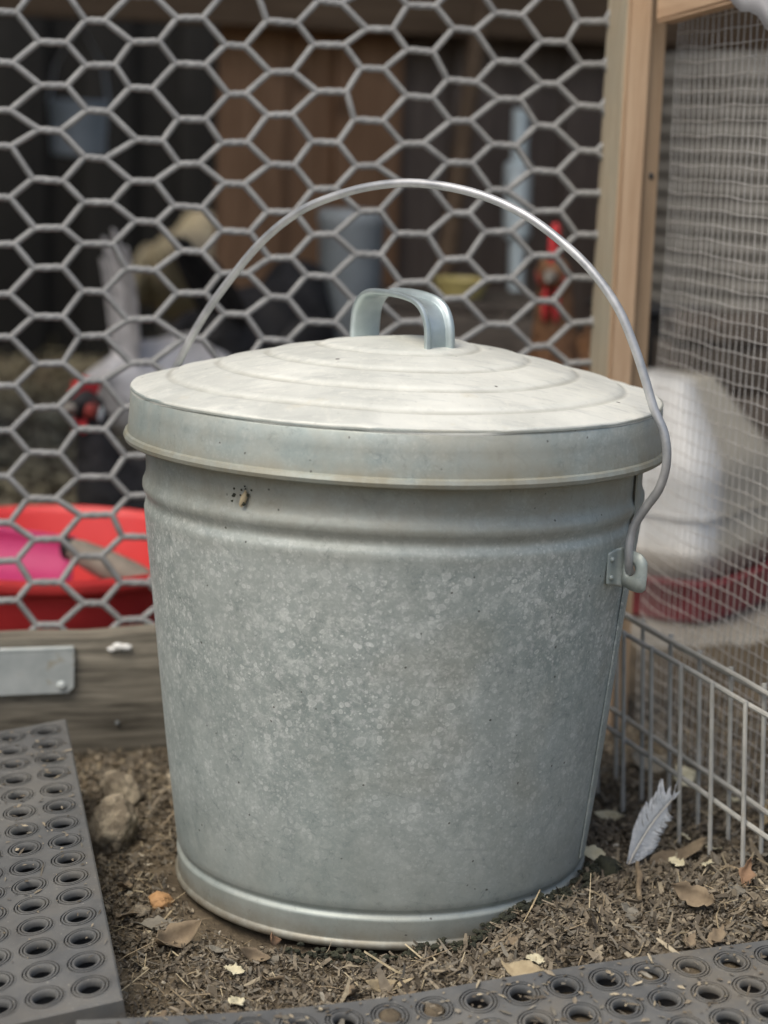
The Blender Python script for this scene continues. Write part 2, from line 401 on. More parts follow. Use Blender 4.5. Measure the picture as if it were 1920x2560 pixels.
def catmull(P, n):
    P = [np.array(p, float) for p in P]; P = [2*P[0]-P[1]] + P + [2*P[-1]-P[-2]]; out = []
    for i in range(1, len(P)-2):
        for k in range(n):
            t = k/n; a, b, c, d = P[i-1:i+3]
            out.append(.5*((2*b)+(-a+c)*t+(2*a-5*b+4*c-d)*t*t+(-a+3*b-3*c+d)*t**3))
    out.append(P[-2]); return out
A15 = R(15); CU, SU = math.cos(A15), math.sin(A15)
def uv(u, v, z=0.): return Vector((u*CU - v*SU, u*SU + v*CU, z))     # the yard's own axes: u along the fence, v away from the camera
RUV = Matrix.Rotation(A15, 3, 'Z')
def euler3(rx, ry, rz): return (Matrix.Rotation(R(rz), 3, 'Z') @ Matrix.Rotation(R(ry), 3, 'Y') @ Matrix.Rotation(R(rx), 3, 'X'))

# ------------------------------------------------------------------ ground
GP = np.array([(-.25,.2,0),(-.2,.1,0),(-.16,-.05,-.006),(-.13,-.13,-.009),(-.11,-.22,-.006),(-.05,-.18,-.008),(0,-.18,-.006),(.06,-.17,.001),(.12,-.13,.021),(.165,-.08,.021),(.2,.02,.012),(.19,.15,.0),(.25,.08,.013),(.30,-.02,.026),(.26,-.14,.038),(.2,-.20,.035),(.33,-.165,.046),(.42,-.14,.050),(.12,-.2,.026),(.05,-.23,.014),(-.05,-.25,.0),(.4,-.1,.038),(.4,-.24,.02),(.25,-.3,.0),(0,-.36,-.03),(-.15,-.36,-.012),(-.3,-.3,-.05),(-.26,-.1,-.045),(-.26,.05,-.02),(-.42,0,-.07),(-.45,-.25,-.08),(.1,.1,-.003),(0,0,-.004),(-.08,-.05,-.004),(0,.26,0),(.35,.2,.004),(.6,.2,.01),(.6,-.3,.0),(0,.7,0),(.4,.8,0),(-.5,.6,0),(0,1.4,0),(-1,.3,0),(1,.6,0),(0,-1,-.03),(1,-1,-.02),(-1,-1,-.04),(0,3,0),(3,0,0),(-3,0,0)])
def gz(x, y):
    x = np.asarray(x, float); y = np.asarray(y, float)
    d2 = (x[..., None]-GP[:, 0])**2 + (y[..., None]-GP[:, 1])**2 + 4e-4
    w_ = 1/d2**1.6; return (w_*GP[:, 2]).sum(-1)/w_.sum(-1)
def vnoise(x, y, f, seed):
    r_ = np.random.default_rng(seed); tab = r_.random((64, 64)); X = x*f; Y = y*f
    xi = np.floor(X).astype(int); yi = np.floor(Y).astype(int); fx = X-xi; fy = Y-yi
    fx = fx*fx*(3-2*fx); fy = fy*fy*(3-2*fy)
    g = lambda a, b: tab[a % 64, b % 64]
    return (g(xi, yi)*(1-fx)*(1-fy)+g(xi+1, yi)*fx*(1-fy)+g(xi, yi+1)*(1-fx)*fy+g(xi+1, yi+1)*fx*fy) - .5
def gh(x, y):
    return gz(x, y) + .006*vnoise(x, y, 22, 1) + .0035*vnoise(x, y, 70, 2) + .002*vnoise(x, y, 160, 3)
def axis_(lo, hi, step, far):
    a = list(np.arange(lo, hi+1e-9, step)); st = step; q = hi
    while q < far: st *= 1.25; q += st; a.append(q)
    st = step; q = lo
    while q > -far: st *= 1.25; q -= st; a.insert(0, q)
    return np.array(a)
gx = axis_(-.46, .5, .004, 60); gy = axis_(-.46, .5, .004, 60)
XX, YY = np.meshgrid(gx, gy); ZZ = gh(XX, YY)
nx, ny = len(gx), len(gy)
me = bpy.data.meshes.new('ground')
idx = np.arange(nx*ny).reshape(ny, nx)
F = np.stack([idx[:-1, :-1], idx[:-1, 1:], idx[1:, 1:], idx[1:, :-1]], -1).reshape(-1, 4)
me.from_pydata(np.stack([XX, YY, ZZ], -1).reshape(-1, 3).tolist(), [], F.tolist())
me.polygons.foreach_set('use_smooth', [True]*len(me.polygons)); me.materials.append(MATS['soil'])
ground = bpy.data.objects.new('ground', me); COL.objects.link(ground); tag(ground, kind='structure')
ground['label'] = 'bare brown soil of the yard'

# ------------------------------------------------------------------ bin
bin_ = thing('galvanized_bin', 'dusty galvanized steel bin with a wire bail standing on the soil', 'bin')
prof = [(.150, .012), (.1560, .0015), (.1560, -.0005), (.1574, .0008), (.1579, .0026), (.1573, .0042), (.1564, .0054), (.1560, .0058), (.15595, .0066), (.1561, .009), (.1566, .0165), (.15685, .0195), (.1570, .0206), (.1569, .0216), (.1562, .0228), (.1551, .0240), (.1547, .0252), (.1551, .0266), (.1563, .0280), (.1572, .0300), (.1577, .0345)]
for t in np.linspace(.08, 1, 26): prof.append((.1577+(.1839-.1577)*t, .0345+(.2815-.0345)*t))
prof += [(.1843, .2850), (.1838, .2880), (.1826, .2905), (.1822, .2930), (.1828, .2955), (.1846, .2985), (.1858, .3015), (.1857, .3045), (.1845, .3075), (.1836, .3105), (.1833, .314), (.1838, .325), (.1848, .340), (.1852, .352), (.1835, .3525), (.182, .34)]
def dent(x, y, z, t):
    k = 1 + .0028*math.sin(2*t+.6)*min(1, z/.1) + .0016*math.sin(5*t+z*25) + .0010*math.sin(9*t-z*40+1)
    return x*k, y*k, z + .0012*math.sin(3*t+.5)*(1 if z > .25 else 0)
MB().lathe(prof, 160, fn=dent, cap=(True, False)).build('body', 'galvanized', bin_, angle=60)
# standing side seam
def body_r(z): return .1577+(.1839-.1577)*(z-.0345)/(.2815-.0345)
ts = R(-20); sm = MB(); vs = []; fs = []
zs = np.linspace(.036, .330, 40)
for z in zs:
    r = body_r(min(z, .2815)) + (.0008 if z > .2815 else 0)
    for da, dr in ((-.0280, .0004), (-.0275, .0016), (.0225, .0018), (.0230, .0003)):
        vs.append((math.cos(ts+da)*(r+dr), math.sin(ts+da)*(r+dr), z))
for i in range(len(zs)-1):
    for k in range(3): fs.append((i*4+k, i*4+k+1, (i+1)*4+k+1, (i+1)*4+k))
sm.add(vs, fs).build('side_seam', 'galvanized', bin_)
# ears that hold the bail
PHI = R(-30)
def ear(ang, z0, sgn=1):
    # a tab of sheet steel: flange riveted to the wall, then folded outwards, with the hole for the wire in the fold
    n = Vector((math.cos(ang), math.sin(ang), 0)); t = Vector((-math.sin(ang), math.cos(ang), 0)); r0 = body_r(z0)
    prof_ = [(-.0135, .0008), (-.0125, .0016), (-.0085, .0019), (-.0045, .0026), (-.0018, .0044), (-.0006, .0070)]
    FL = [(n*(r0+b_-(r0-math.sqrt(r0*r0-a_*a_))) + t*a_) for a_, b_ in prof_]
    rows_ = 13; vs = []; fs = []
    for j in range(rows_):
        q = j/(rows_-1)*2-1; zz_ = .0135*q
        for i, p in enumerate(FL):
            c = 1 - .10*(1-i/5)*(abs(q)**3); vs.append(p + Vector((0, 0, z0+zz_*c*(.86+.14*i/5)+.0015*i/5*q)))
    nf = len(FL)
    for j in range(rows_-1):
        for i in range(nf-1): fs.append((j*nf+i, j*nf+i+1, (j+1)*nf+i+1, (j+1)*nf+i))
    e = MB().add(vs, fs).build('bail_ear', 'galvanized_rim', bin_, angle=0)
    e.modifiers.new('thickness', 'SOLIDIFY').thickness = .0013
    # the folded tab with its round hole
    out_ = [(.0065, -.0122), (.0135, -.0150), (.0225, -.0158), (.0252, -.0140), (.0258, -.004), (.0252, .0065), (.0228, .0095), (.0205, .0118), (.0120, .0128), (.0065, .0122)]
    hc_ = (.0128, -.0006); N_ = 40; ring_o = []; ring_i = []
    for k in range(N_):
        a_ = 2*math.pi*k/N_; d_ = (math.cos(a_), math.sin(a_)); best = 1e9
        for i in range(len(out_)):
            (x1, y1), (x2, y2) = out_[i], out_[(i+1) % len(out_)]; ex, ey = x2-x1, y2-y1; den = d_[0]*ey-d_[1]*ex
            if abs(den) < 1e-12: continue
            tt = ((x1-hc_[0])*ey-(y1-hc_[1])*ex)/den; ss = ((x1-hc_[0])*d_[1]-(y1-hc_[1])*d_[0])/den
            if tt > 0 and -1e-6 <= ss <= 1+1e-6: best = min(best, tt)
        ring_o.append((hc_[0]+d_[0]*best, hc_[1]+d_[1]*best)); ring_i.append((hc_[0]+d_[0]*.0050, hc_[1]+d_[1]*.0050))
    vs = []
    for ring_, up_ in ((ring_i, 0), ([(a_[0]*.75+b_[0]*.25, a_[1]*.75+b_[1]*.25) for a_, b_ in zip(ring_i, ring_o)], -.0007), (ring_o, 0)):
        for a_, b_ in ring_: vs.append(n*(r0+a_) + t*(-.0006+up_+.0016*math.sin(a_*220)+.06*b_) + Vector((0, 0, z0+b_)))
    fs = [(i*N_+k, i*N_+(k+1) % N_, (i+1)*N_+(k+1) % N_, (i+1)*N_+k) for i in range(2) for k in range(N_)]
    tb = MB().add(vs, fs).build('tab', 'galvanized_rim', e, angle=0); tb.modifiers.new('thickness', 'SOLIDIFY').thickness = .0016
    for zz_ in (-.0065, .0065):
        MB().ball(n*(r0+.0022-.0003) + t*(-.0095) + Vector((0, 0, z0+zz_)), (.0021, .0021, .0021), 10, 6).build('rivet', 'galvanized_rim', e)
ear(PHI, .2655); ear(PHI+math.pi, .2655)
# bail wire
half = [(.1925, .2600), (.1935, .2635), (.1940, .271), (.1935, .283), (.1955, .296), (.2025, .309), (.2125, .325), (.2165, .344), (.2135, .363), (.2045, .380), (.197, .399), (.188, .420), (.174, .446), (.153, .470), (.127, .490), (.095, .508), (.056, .520), (.013, .5245)]
left = [(-.022, .5215), (-.056, .513), (-.090, .499), (-.124, .474), (-.157, .438), (-.180, .408), (-.198, .378), (-.2085, .358), (-.2135, .340), (-.208, .320), (-.199, .304), (-.193, .290), (-.1915, .276), (-.1905, .2655), (-.183, .264)]
pts = [np.array((math.cos(PHI)*a, math.sin(PHI)*a, b)) for a, b in half+left]
tv = np.array((-math.sin(PHI), math.cos(PHI), 0))
pts[0] = pts[0] + tv*.006; pts[1] = pts[1] + tv*.0005; pts[2] = pts[2] - tv*.0028; pts[3] = pts[3] - tv*.0026; pts[4] = pts[4] - tv*.001
MB().tube(catmull(pts, 5), .0032, 12).build('bail_handle', 'bail_wire', bin_)
# lid
lid = thing('bin_lid', 'pale dusty domed steel lid with a strap handle sitting on the bin', 'lid', (0, 0, .338))
def dome(r):
    z =   .3730 + .0048 + .0345*(1-(r/.1945)**1.55)
    for rc in (.055, .092, .128, .163):
        q = (r-rc)/.0036; z += .0004*math.exp(-q*q) - .0007*math.exp(-((r-rc-.0048)/.0022)**2) - .0012/(1+math.exp(-(r-rc)/.0012))
    return z
lp = [(.1825, .334), (.1935, .3345), (.1975, .3335), (.1998, .3350), (.2005, .3376), (.1995, .3402), (.1978, .3412), (.1972, .345), (.1960, .358), (.1956, .3690), (.1950, .3698), (.1950, .3706), (.1958, .3712), (.1957, .3724), (.1948, .3730)]
nring = len(lp)
MB().lathe(lp, 160, fn=lambda x, y, z, t: (x*(1+.0013*math.sin(3*t+1)+.0007*math.sin(11*t)), y*(1+.0013*math.sin(3*t+1)+.0007*math.sin(11*t)), z+.0008*math.sin(2*t))).build('rim_band', 'galvanized_rim', lid, angle=35)
dents = [(random.uniform(0, 2*math.pi), random.uniform(.006, .014), random.uniform(-1, 1)) for _ in range(26)]
def lidfn(x, y, z, t):
    r = math.hypot(x, y); dz = .0008*math.sin(2*t)
    for a, wd, am in dents:
        d = (t-a+math.pi) % (2*math.pi) - math.pi
        dz += am*.0016*math.exp(-((d*r)/wd)**2)*math.exp(-((r-.186)/.012)**2)
    dz += .0006*math.sin(5*t+r*30)*(r/.19)**3 + .0004*math.sin(9*t-r*40)*(r/.19)**4
    return x*(1+.0013*math.sin(3*t+1)*(r/.19)**3), y*(1+.0013*math.sin(3*t+1)*(r/.19)**3), z+dz
rs = np.linspace(.1948, .003, 190)
MB().lathe([(.1953, .3700), (.1957, .3722)] + [(r, dome(r)+.0004) for r in rs], 160, fn=lidfn, cap=(False, True)).build('dome', 'lid_dust', lid, angle=0)
# strap handle with rolled edges
hd = R(-50); hu = Vector((math.cos(hd), math.sin(hd), 0)); hwv = Vector((-math.sin(hd), math.cos(hd), 0))
hc = Vector((.0028, 0, 0)); z0 = .4068
path2 = [(-.0425, -.004), (-.0420, .012), (-.0400, .0235), (-.0340, .0315), (-.0250, .0352), (-.008, .0362), (.010, .0355), (.0245, .0330), (.0335, .0275), (.0385, .018), (.0400, .006), (.0400, -.008)]
path2 = [tuple(p) for p in catmull([np.array(p) for p in path2], 5)]
sec = [(-.0130, .0000), (-.0137, .0016), (-.0132, .0034), (-.0112, .0042), (-.0092, .0034), (-.0084, .0012), (-.0075, -.0002), (0, -.0007), (.0075, -.0002), (.0084, .0012), (.0092, .0034), (.0112, .0042), (.0132, .0034), (.0137, .0016), (.0130, .0000), (.0112, -.0008), (.009, -.0012), (0, -.0016), (-.009, -.0012), (-.0112, -.0008)]
vs = []; ns = len(sec)
for i, (a, b) in enumerate(path2):
    p0 = path2[max(0, i-1)]; p1 = path2[min(len(path2)-1, i+1)]
    tx, tz = p1[0]-p0[0], p1[1]-p0[1]; L = math.hypot(tx, tz); nxn, nzn = -tz/L, tx/L
    for wv_, hv in sec:
        vs.append(hc + hu*(a+nxn*hv) + hwv*wv_*1.0 + Vector((0, 0, z0+b+nzn*hv)))
fs = [(i*ns+k, i*ns+(k+1) % ns, (i+1)*ns+(k+1) % ns, (i+1)*ns+k) for i in range(len(path2)-1) for k in range(ns)]
fs += [tuple(range(ns))[::-1], tuple((len(path2)-1)*ns+k for k in range(ns))]
MB().add(vs, fs).build('strap_handle', 'bright_steel', lid, angle=50)

co = thing('leaf_cocoon', 'tiny tan cocoon of leaf stuck under the lid at left', 'cocoon', (-.0995, -.156, .318))
mb = MB().ball((0, 0, 0), (.0022, .0016, .0058), 10, 8, .15); mb.xf(Matrix.Translation((-.0995, -.1575, .3165)) @ euler3(0, 18, 0).to_4x4()); mb.build('husk', 'leaf_tan', co)
mb = MB()
for i in range(12): mb.ball((-.0995+random.gauss(0, .0035), -.1572-.0004*i*0+random.uniform(-.001, .001), .318+random.gauss(.001, .005)), random.uniform(.0006, .0016), 6, 5, .3)
mb.build('debris', 'moss_black', co)
# ------------------------------------------------------------------ kickboard, plate, fence, posts
FV = .3136
kb = thing('kickboard', 'weathered grey wooden board along the foot of the wire fence', 'board', uv(-.2, FV+.02, 0))
def plank(parent, name, mat, c, size, rotm, n=40, amp=.0012, axis=0):
    # a board with slightly wavy, worn edges, built long axis first
    mb = MB(); hx, hy, hz = [k/2 for k in size]; vs = []; ring = [(-1, -1), (-.9, -1), (.9, -1), (1, -1), (1, -.9), (1, .9), (1, 1), (.9, 1), (-.9, 1), (-1, 1), (-1, .9), (-1, -.9)]
    ph = [random.uniform(0, 6) for _ in range(4)]
    for i in range(n+1):
        t = i/n*2-1; s1 = amp*(math.sin(t*9+ph[0])+.6*math.sin(t*23+ph[1])); s2 = amp*(math.sin(t*11+ph[2])+.6*math.sin(t*31+ph[3]))
        for a, b in ring:
            k = .93 if (abs(a) == 1 and abs(b) == 1) else 1
            y_, z_ = a*hy*(1 if k == 1 else 1-.0018/hy), b*hz*(1 if k == 1 else 1-.0018/hz)
            q = [t*hx, y_ + s1*(abs(a) == 1)*.4, z_ + s2*(1 if b > 0 else .3)]
            if axis == 2: q = [q[1], q[2], q[0]]
            if axis == 1: q = [q[2], q[0], q[1]]
            vs.append(rotm @ Vector(q) + Vector(c))
    m_ = len(ring); fs = [(i*m_+k, i*m_+(k+1) % m_, (i+1)*m_+(k+1) % m_, (i+1)*m_+k) for i in range(n) for k in range(m_)]
    fs += [tuple(range(m_))[::-1], tuple(n*m_+k for k in range(m_))]
    return mb.add(vs, fs).build(name, mat, parent)
plank(kb, 'plank', 'board_wood', uv(-.24, FV+.0205, .052), (.98, .038, .115), RUV, 60, .0014)
for (a, z_) in ((-.285, .060), (-.205, .082), (-.165, .030)):
    MB().ball(uv(a, FV-.0006, z_), (.0022, .0016, .0022), 10, 6).build('nail_head', 'seam_dark', kb)
pl = thing('metal_plate', 'pale galvanized bracket plate screwed to the left of the kickboard', 'plate', uv(-.25, FV, .08))
mb = MB(); MB_M = Matrix.Translation(uv(-.30, FV-.0022, .079)) @ RUV.to_4x4() @ Matrix.Rotation(R(90), 4, 'X')
poly = [(-.14, -.0195), (.0905, -.0185), (.0955, -.0135), (.0960, .0195), (-.14, .0185)]
mb.prism(poly, .0022, MB_M).build('sheet', 'plate_steel', pl, angle=30)
mb = MB(); mb.box(uv(-.30-.022, FV-.0005, .1003), (.236, .0055, .0042), RUV, .0008); mb.build('folded_lip', 'plate_steel', pl)
MB().ball(uv(-.2155, FV-.0042, .0675), (.0042, .0018, .0042), 14, 8).build('screw_head', 'plate_steel', pl)
mb = MB()
for a, z_, s_ in ((-.165, .1005, .0045), (-.158, .0995, .004), (-.171, .098, .003)): mb.ball(uv(a, FV+.001, z_), (s_*1.3, s_*.6, s_*.8), 10, 7, .2)
tag(mb.build('bird_dropping', 'dropping_white'), 'white bird dropping on the upper edge of the kickboard', 'dropping')

fence = thing('wire_netting_fence', 'grey hexagonal wire netting stretched between the kickboard and post', 'fence', uv(0, FV, .1))
CP, MP, TW = .0412, .0400, .0112           # column pitch, mesh pitch, half twist
U0, Z0 = -.2237, .590
def fdist(u, z):
    return (.0022*math.sin(u*17+z*9)+.0016*math.sin(u*41-z*23+1), .0022*math.sin(z*19+u*13+2)+.0014*math.sin(z*47-u*31), .004*math.sin(u*9+z*11)+.002*math.sin(u*27-z*17))
jit = {}
def tj(j, n_):
    if (j, n_) not in jit: jit[(j, n_)] = (random.gauss(0, .0018), random.gauss(0, .0016), random.uniform(.75, 1.25))
    return jit[(j, n_)]
j0, j1 = int((-.62-U0)/CP)-1, int((.30-U0)/CP)+1
k0, k1 = int((.075-Z0)/(MP/2)), int((.92-Z0)/(MP/2))
for k in range(k0, k1+1):
    pts = []
    for j in range(j0, j1+1):
        if j % 2 == 0: n_ = math.floor(k/2); row = n_*MP; upper = (k % 2 == 1)
        else: n_ = math.floor((k+1)/2); row = (n_-.5)*MP; upper = (k % 2 == 0)
        ju, jz, jt = tj(j, n_); uc = U0+j*CP+ju; zc = Z0+row+jz; hl = TW*jt
        for q in range(9):
            a = q/8; ph = math.pi*2.5*a + (0 if upper else math.pi); rad = .0005
            u_ = uc-hl+2*hl*a; z_ = zc+rad*math.cos(ph); v_ = rad*math.sin(ph)
            du, dz, dv = fdist(u_, z_); pts.append(uv(u_+du, FV+.0445+v_+dv*.5, z_+dz))
    MB().tube(pts, .0030, 8).build('wire_strand', 'fence_wire', fence)

# posts of the mesh wall
pA = thing('fence_post', 'rough weathered wooden post at the right end of the wire netting', 'post', uv(.295, FV+.02, 0))
plank(pA, 'timber', 'post_wood', uv(.2948, .3385, .55), (1.3, .0196, .052), RUV, 60, .0010, 2)
sw_ = thing('mesh_wall_frame', 'clean pale timber frame holding the fine wire mesh wall', 'frame', uv(.33, .28, 0))
plank(sw_, 'stile', 'stile_wood', uv(.2950, .3076, .55), (1.3, .0206, .0080), RUV, 40, .0003, 2)
plank(sw_, 'stile', 'stile_dark', uv(.3145, .3330, .55), (1.3, .0178, .045), RUV, 40, .0003, 2)
rr_ = RUV @ Matrix.Rotation(R(-3.5), 3, 'X')
plank(sw_, 'rail', 'rail_wood', uv(.3145, -.055, .7195), (.70, .07, .0175), rr_, 30, .0003, 1)
MB().ball(uv(.3160, .3103, .5285), (.0026, .0012, .0034), 12, 8).build('screw_hole', 'black_plastic', sw_)

mesh_ = thing('wire_mesh_panel', 'fine square galvanized wire mesh panel right of the bin', 'mesh panel', uv(.345, .1, 0))
G = .0127; UM = .3265
def mdist(v, z): return UM + .0022*math.sin(v*14+1)*math.sin(z*9) + .0006*math.sin(v*31+z*25) + .004*max(0, (v-.2)/.1)**2, .0006*math.sin(z*40+v*30), .0008*math.sin(v*35+z*15)
v_lo, v_hi, z_lo, z_hi = -.42, .312, .02, .70
nv2 = int((v_hi-v_lo)/G); nz2 = int((z_hi-z_lo)/G)
for i in range(nv2+1):
    v_ = v_lo+i*G; ph = random.uniform(0, 6); pts = []
    for q in range(0, nz2*2+1):
        z_ = z_lo+q*G/2; um, dv, dz = mdist(v_, z_); pts.append(uv(um, v_+dv+.0006*math.sin(z_*90+ph), z_+dz))
    MB().tube(pts, .00042, 5).build('wire', 'mesh_wire', mesh_)
for i in range(nz2+1):
    z_ = z_lo+i*G; pts = []
    for q in range(0, nv2*2+1):
        v_ = v_lo+q*G/2; um, dv, dz = mdist(v_, z_); pts.append(uv(um-.0009, v_+dv, z_+dz+.0005*math.sin(v_*80+i)))
    MB().tube(pts, .00042, 5).build('wire', 'mesh_wire', mesh_)

# cage panels
def cage(name, label, p0, ang, n0, n1, pitch, h, rails, lean, mat='cage_wire'):
    d = Vector((math.cos(R(ang)), math.sin(R(ang)), 0)); c = thing(name, label, 'cage panel', p0, group='grey wire cage panels')
    P0 = Vector(p0)
    nrm = Vector((-d.y, d.x, 0))
    for i in range(n0, n1+1):
        b = P0 + d*pitch*i; top = b + Vector((0, 0, h+random.uniform(0, .002))); bot = b + Vector(lean) + Vector((0, 0, -.03))
        mid = (top+bot)/2 + d*random.uniform(-.0006, .0006)
        MB().tube([bot, mid, top], .00178, 8).build('bar', mat, c)
    for z_, off in rails:
        k = 1-z_/h; a = P0 + d*pitch*(n0-.6) + Vector(lean)*k + nrm*off + Vector((0, 0, z_)); b = P0 + d*pitch*(n1+.6) + Vector(lean)*k + nrm*off + Vector((0, 0, z_))
        MB().tube([a+(b-a)*q/12 + Vector((0, 0, .0006*math.sin(q*1.7))) for q in range(13)], .0021, 8).build('rail', mat, c)
cage('wire_cage_panel', 'front grey wire cage panel with upright bars right of the bin', (.195, .14, 0), -71, -2, 9, .052, .1600, ((.1575, .0037), (.066, .0037)), (.0095, 0, 0))
cage('wire_cage_panel', 'rear grey wire cage panel close behind the front one', (.232, .128, 0), -71, -2, 9, .052, .1625, ((.1600, -.0037), (.1540, .0037), (.068, -.0037)), (.0095, 0, 0))

# ------------------------------------------------------------------ rubber mats
def mat_(name, label, org, rot, s, cols, rows, edge, th, filled=(), bend=0.):
    M4 = Matrix.Translation(org) @ rot.to_4x4(); t = thing(name, label, 'mat', tuple(org), group='perforated rubber mats')
    SEG = 24; rings = [(.0122, -th*.94), (.0122, -.0060), (.0080, -.0054), (.0072, -.0046), (.0070, -.0036), (.0070, -.0012), (.0074, -.0002), (.0080, .0006), (.0091, .0006), (.0094, -.0016), (.0100, -.0016), (.0103, .0006), (.0113, .0006), (.0116, -.0016), (.0122, -.0016), (.0125, .0005), (.0132, .0005), (.0137, 0.)]
    k_ = s/.0292; rings = [(r*k_, z) for r, z in rings]; nr = len(rings)
    x0, x1, y0, y1 = cols[0]-.5, cols[1]+.5, rows[0]-.5, rows[1]+.5
    mb = MB()
    for i in range(cols[0], cols[1]+1):
        for j in range(rows[0], rows[1]+1):
            cx, cy_ = i*s, j*s; base = []; ecc = (random.uniform(-.0003, .0003), random.uniform(-.0003, .0003)); rj = random.uniform(.96, 1.05)
            for q, (r, z) in enumerate(rings):
                rv = r*(rj if 2 < q < 8 else 1)
                for k in range(SEG):
                    a = 2*math.pi*(k+.5)/SEG; base.append((cx+ecc[0]+rv*math.cos(a), cy_+ecc[1]+rv*math.sin(a), z))
            lox = -.5*s - (edge[0] if i == cols[0] else 0); hix = .5*s + (edge[1] if i == cols[1] else 0)
            loy = -.5*s - (edge[2] if j == rows[0] else 0); hiy = .5*s + (edge[3] if j == rows[1] else 0)
            for k in range(SEG):
                a = 2*math.pi*(k+.5)/SEG; c, sn = math.cos(a), math.sin(a); f = min((hix if c > 0 else lox)/c if abs(c) > 1e-6 else 9, (hiy if sn > 0 else loy)/sn if abs(sn) > 1e-6 else 9)
                px, py = f*c, f*sn
                if SEG and abs(abs(c)-abs(sn)) < .2 : px = hix if c > 0 else lox; py = hiy if sn > 0 else loy
                base.append((cx+px, cy_+py, 0.))
            fs = [(q*SEG+k, q*SEG+(k+1) % SEG, (q+1)*SEG+(k+1) % SEG, (q+1)*SEG+k) for q in range(nr) for k in range(SEG)]
            mb.add(base, fs)
    X0, X1, Y0, Y1 = x0*s-edge[0], x1*s+edge[1], y0*s-edge[2], y1*s+edge[3]
    b = .0012
    cs = [(X0, Y0), (X1, Y0), (X1, Y1), (X0, Y1)]; vs = []
    loop = [(cs[e][0]+(cs[(e+1) % 4][0]-cs[e][0])*q/40, cs[e][1]+(cs[(e+1) % 4][1]-cs[e][1])*q/40) for e in range(4) for q in range(40)]; NL = len(loop)
    for dx, z in ((0, 0), (b, -b), (b, -th)):
        for x, y in loop: vs.append((x+(dx if x == X1 else -dx if x == X0 else 0), y+(dx if y == Y1 else -dx if y == Y0 else 0), z))
    mb.add(vs, [(q*NL+k, q*NL+(k+1) % NL, (q+1)*NL+(k+1) % NL, (q+1)*NL+k)[::-1] for q in range(2) for k in range(NL)] + [(2*NL+k, 2*NL+k+1, 2*NL+119-k, 2*NL+120-k) for k in range(40)])
    def warp(p):
        x, y, z = p; return (x, y, z + .0016*math.sin(x*17+y*11) + .0012*math.sin(y*23-x*9) + bend*(max(0, -.03-x)/.19)**1.6)
    mb.v = [warp(p) for p in mb.v]
    mb.xf(M4); mb.build('sheet', 'rubber', t, angle=38)
    for i, j, dz in filled:
        d = MB(); c = M4 @ Vector((i*s, j*s, dz + bend*(max(0, -.03-i*s)/.19)**1.6))
        d.ball((0, 0, 0), (.0072*k_, .0072*k_, .0035), 14, 8, .12); d.xf(Matrix.Translation(c) @ rot.to_4x4()); d.build('dirt_plug', 'soil', t)
    return M4
ML = mat_('rubber_ring_mat', 'dark perforated rubber mat at the left, tilted up towards the kickboard', Vector((-.179, -.292, .026)), euler3(6.3, -9.2, 13.0), .0292, (-7, 0), (0, 14), (.0, .0025, .004, .004), .021,
     [(i, j, -.012-.004*random.random()) for i, j in ((0, 14), (0, 13), (-1, 13), (0, 12), (-1, 12), (-1, 11), (0, 10), (-1, 10), (0, 9), (-1, 9), (-1, 8), (-2, 8), (-2, 6))])
MR = mat_('rubber_ring_mat', 'dusty perforated rubber mat along the bottom right, half buried in litter', Vector((.065, -.287, .0235)), euler3(11.0, -4.4, 15.8), .029, (-8, 12), (-5, 0), (.002, .0, .0, .004), .021,
     [(-1, 0, -.0025), (-2, 0, -.0015), (0, -1, -.004), (1, -1, -.008), (2, -1, -.009), (-3, 0, -.012), (4, 0, -.014), (-1, -1, -.003), (6, 0, -.012), (5, -1, -.013)], .014)

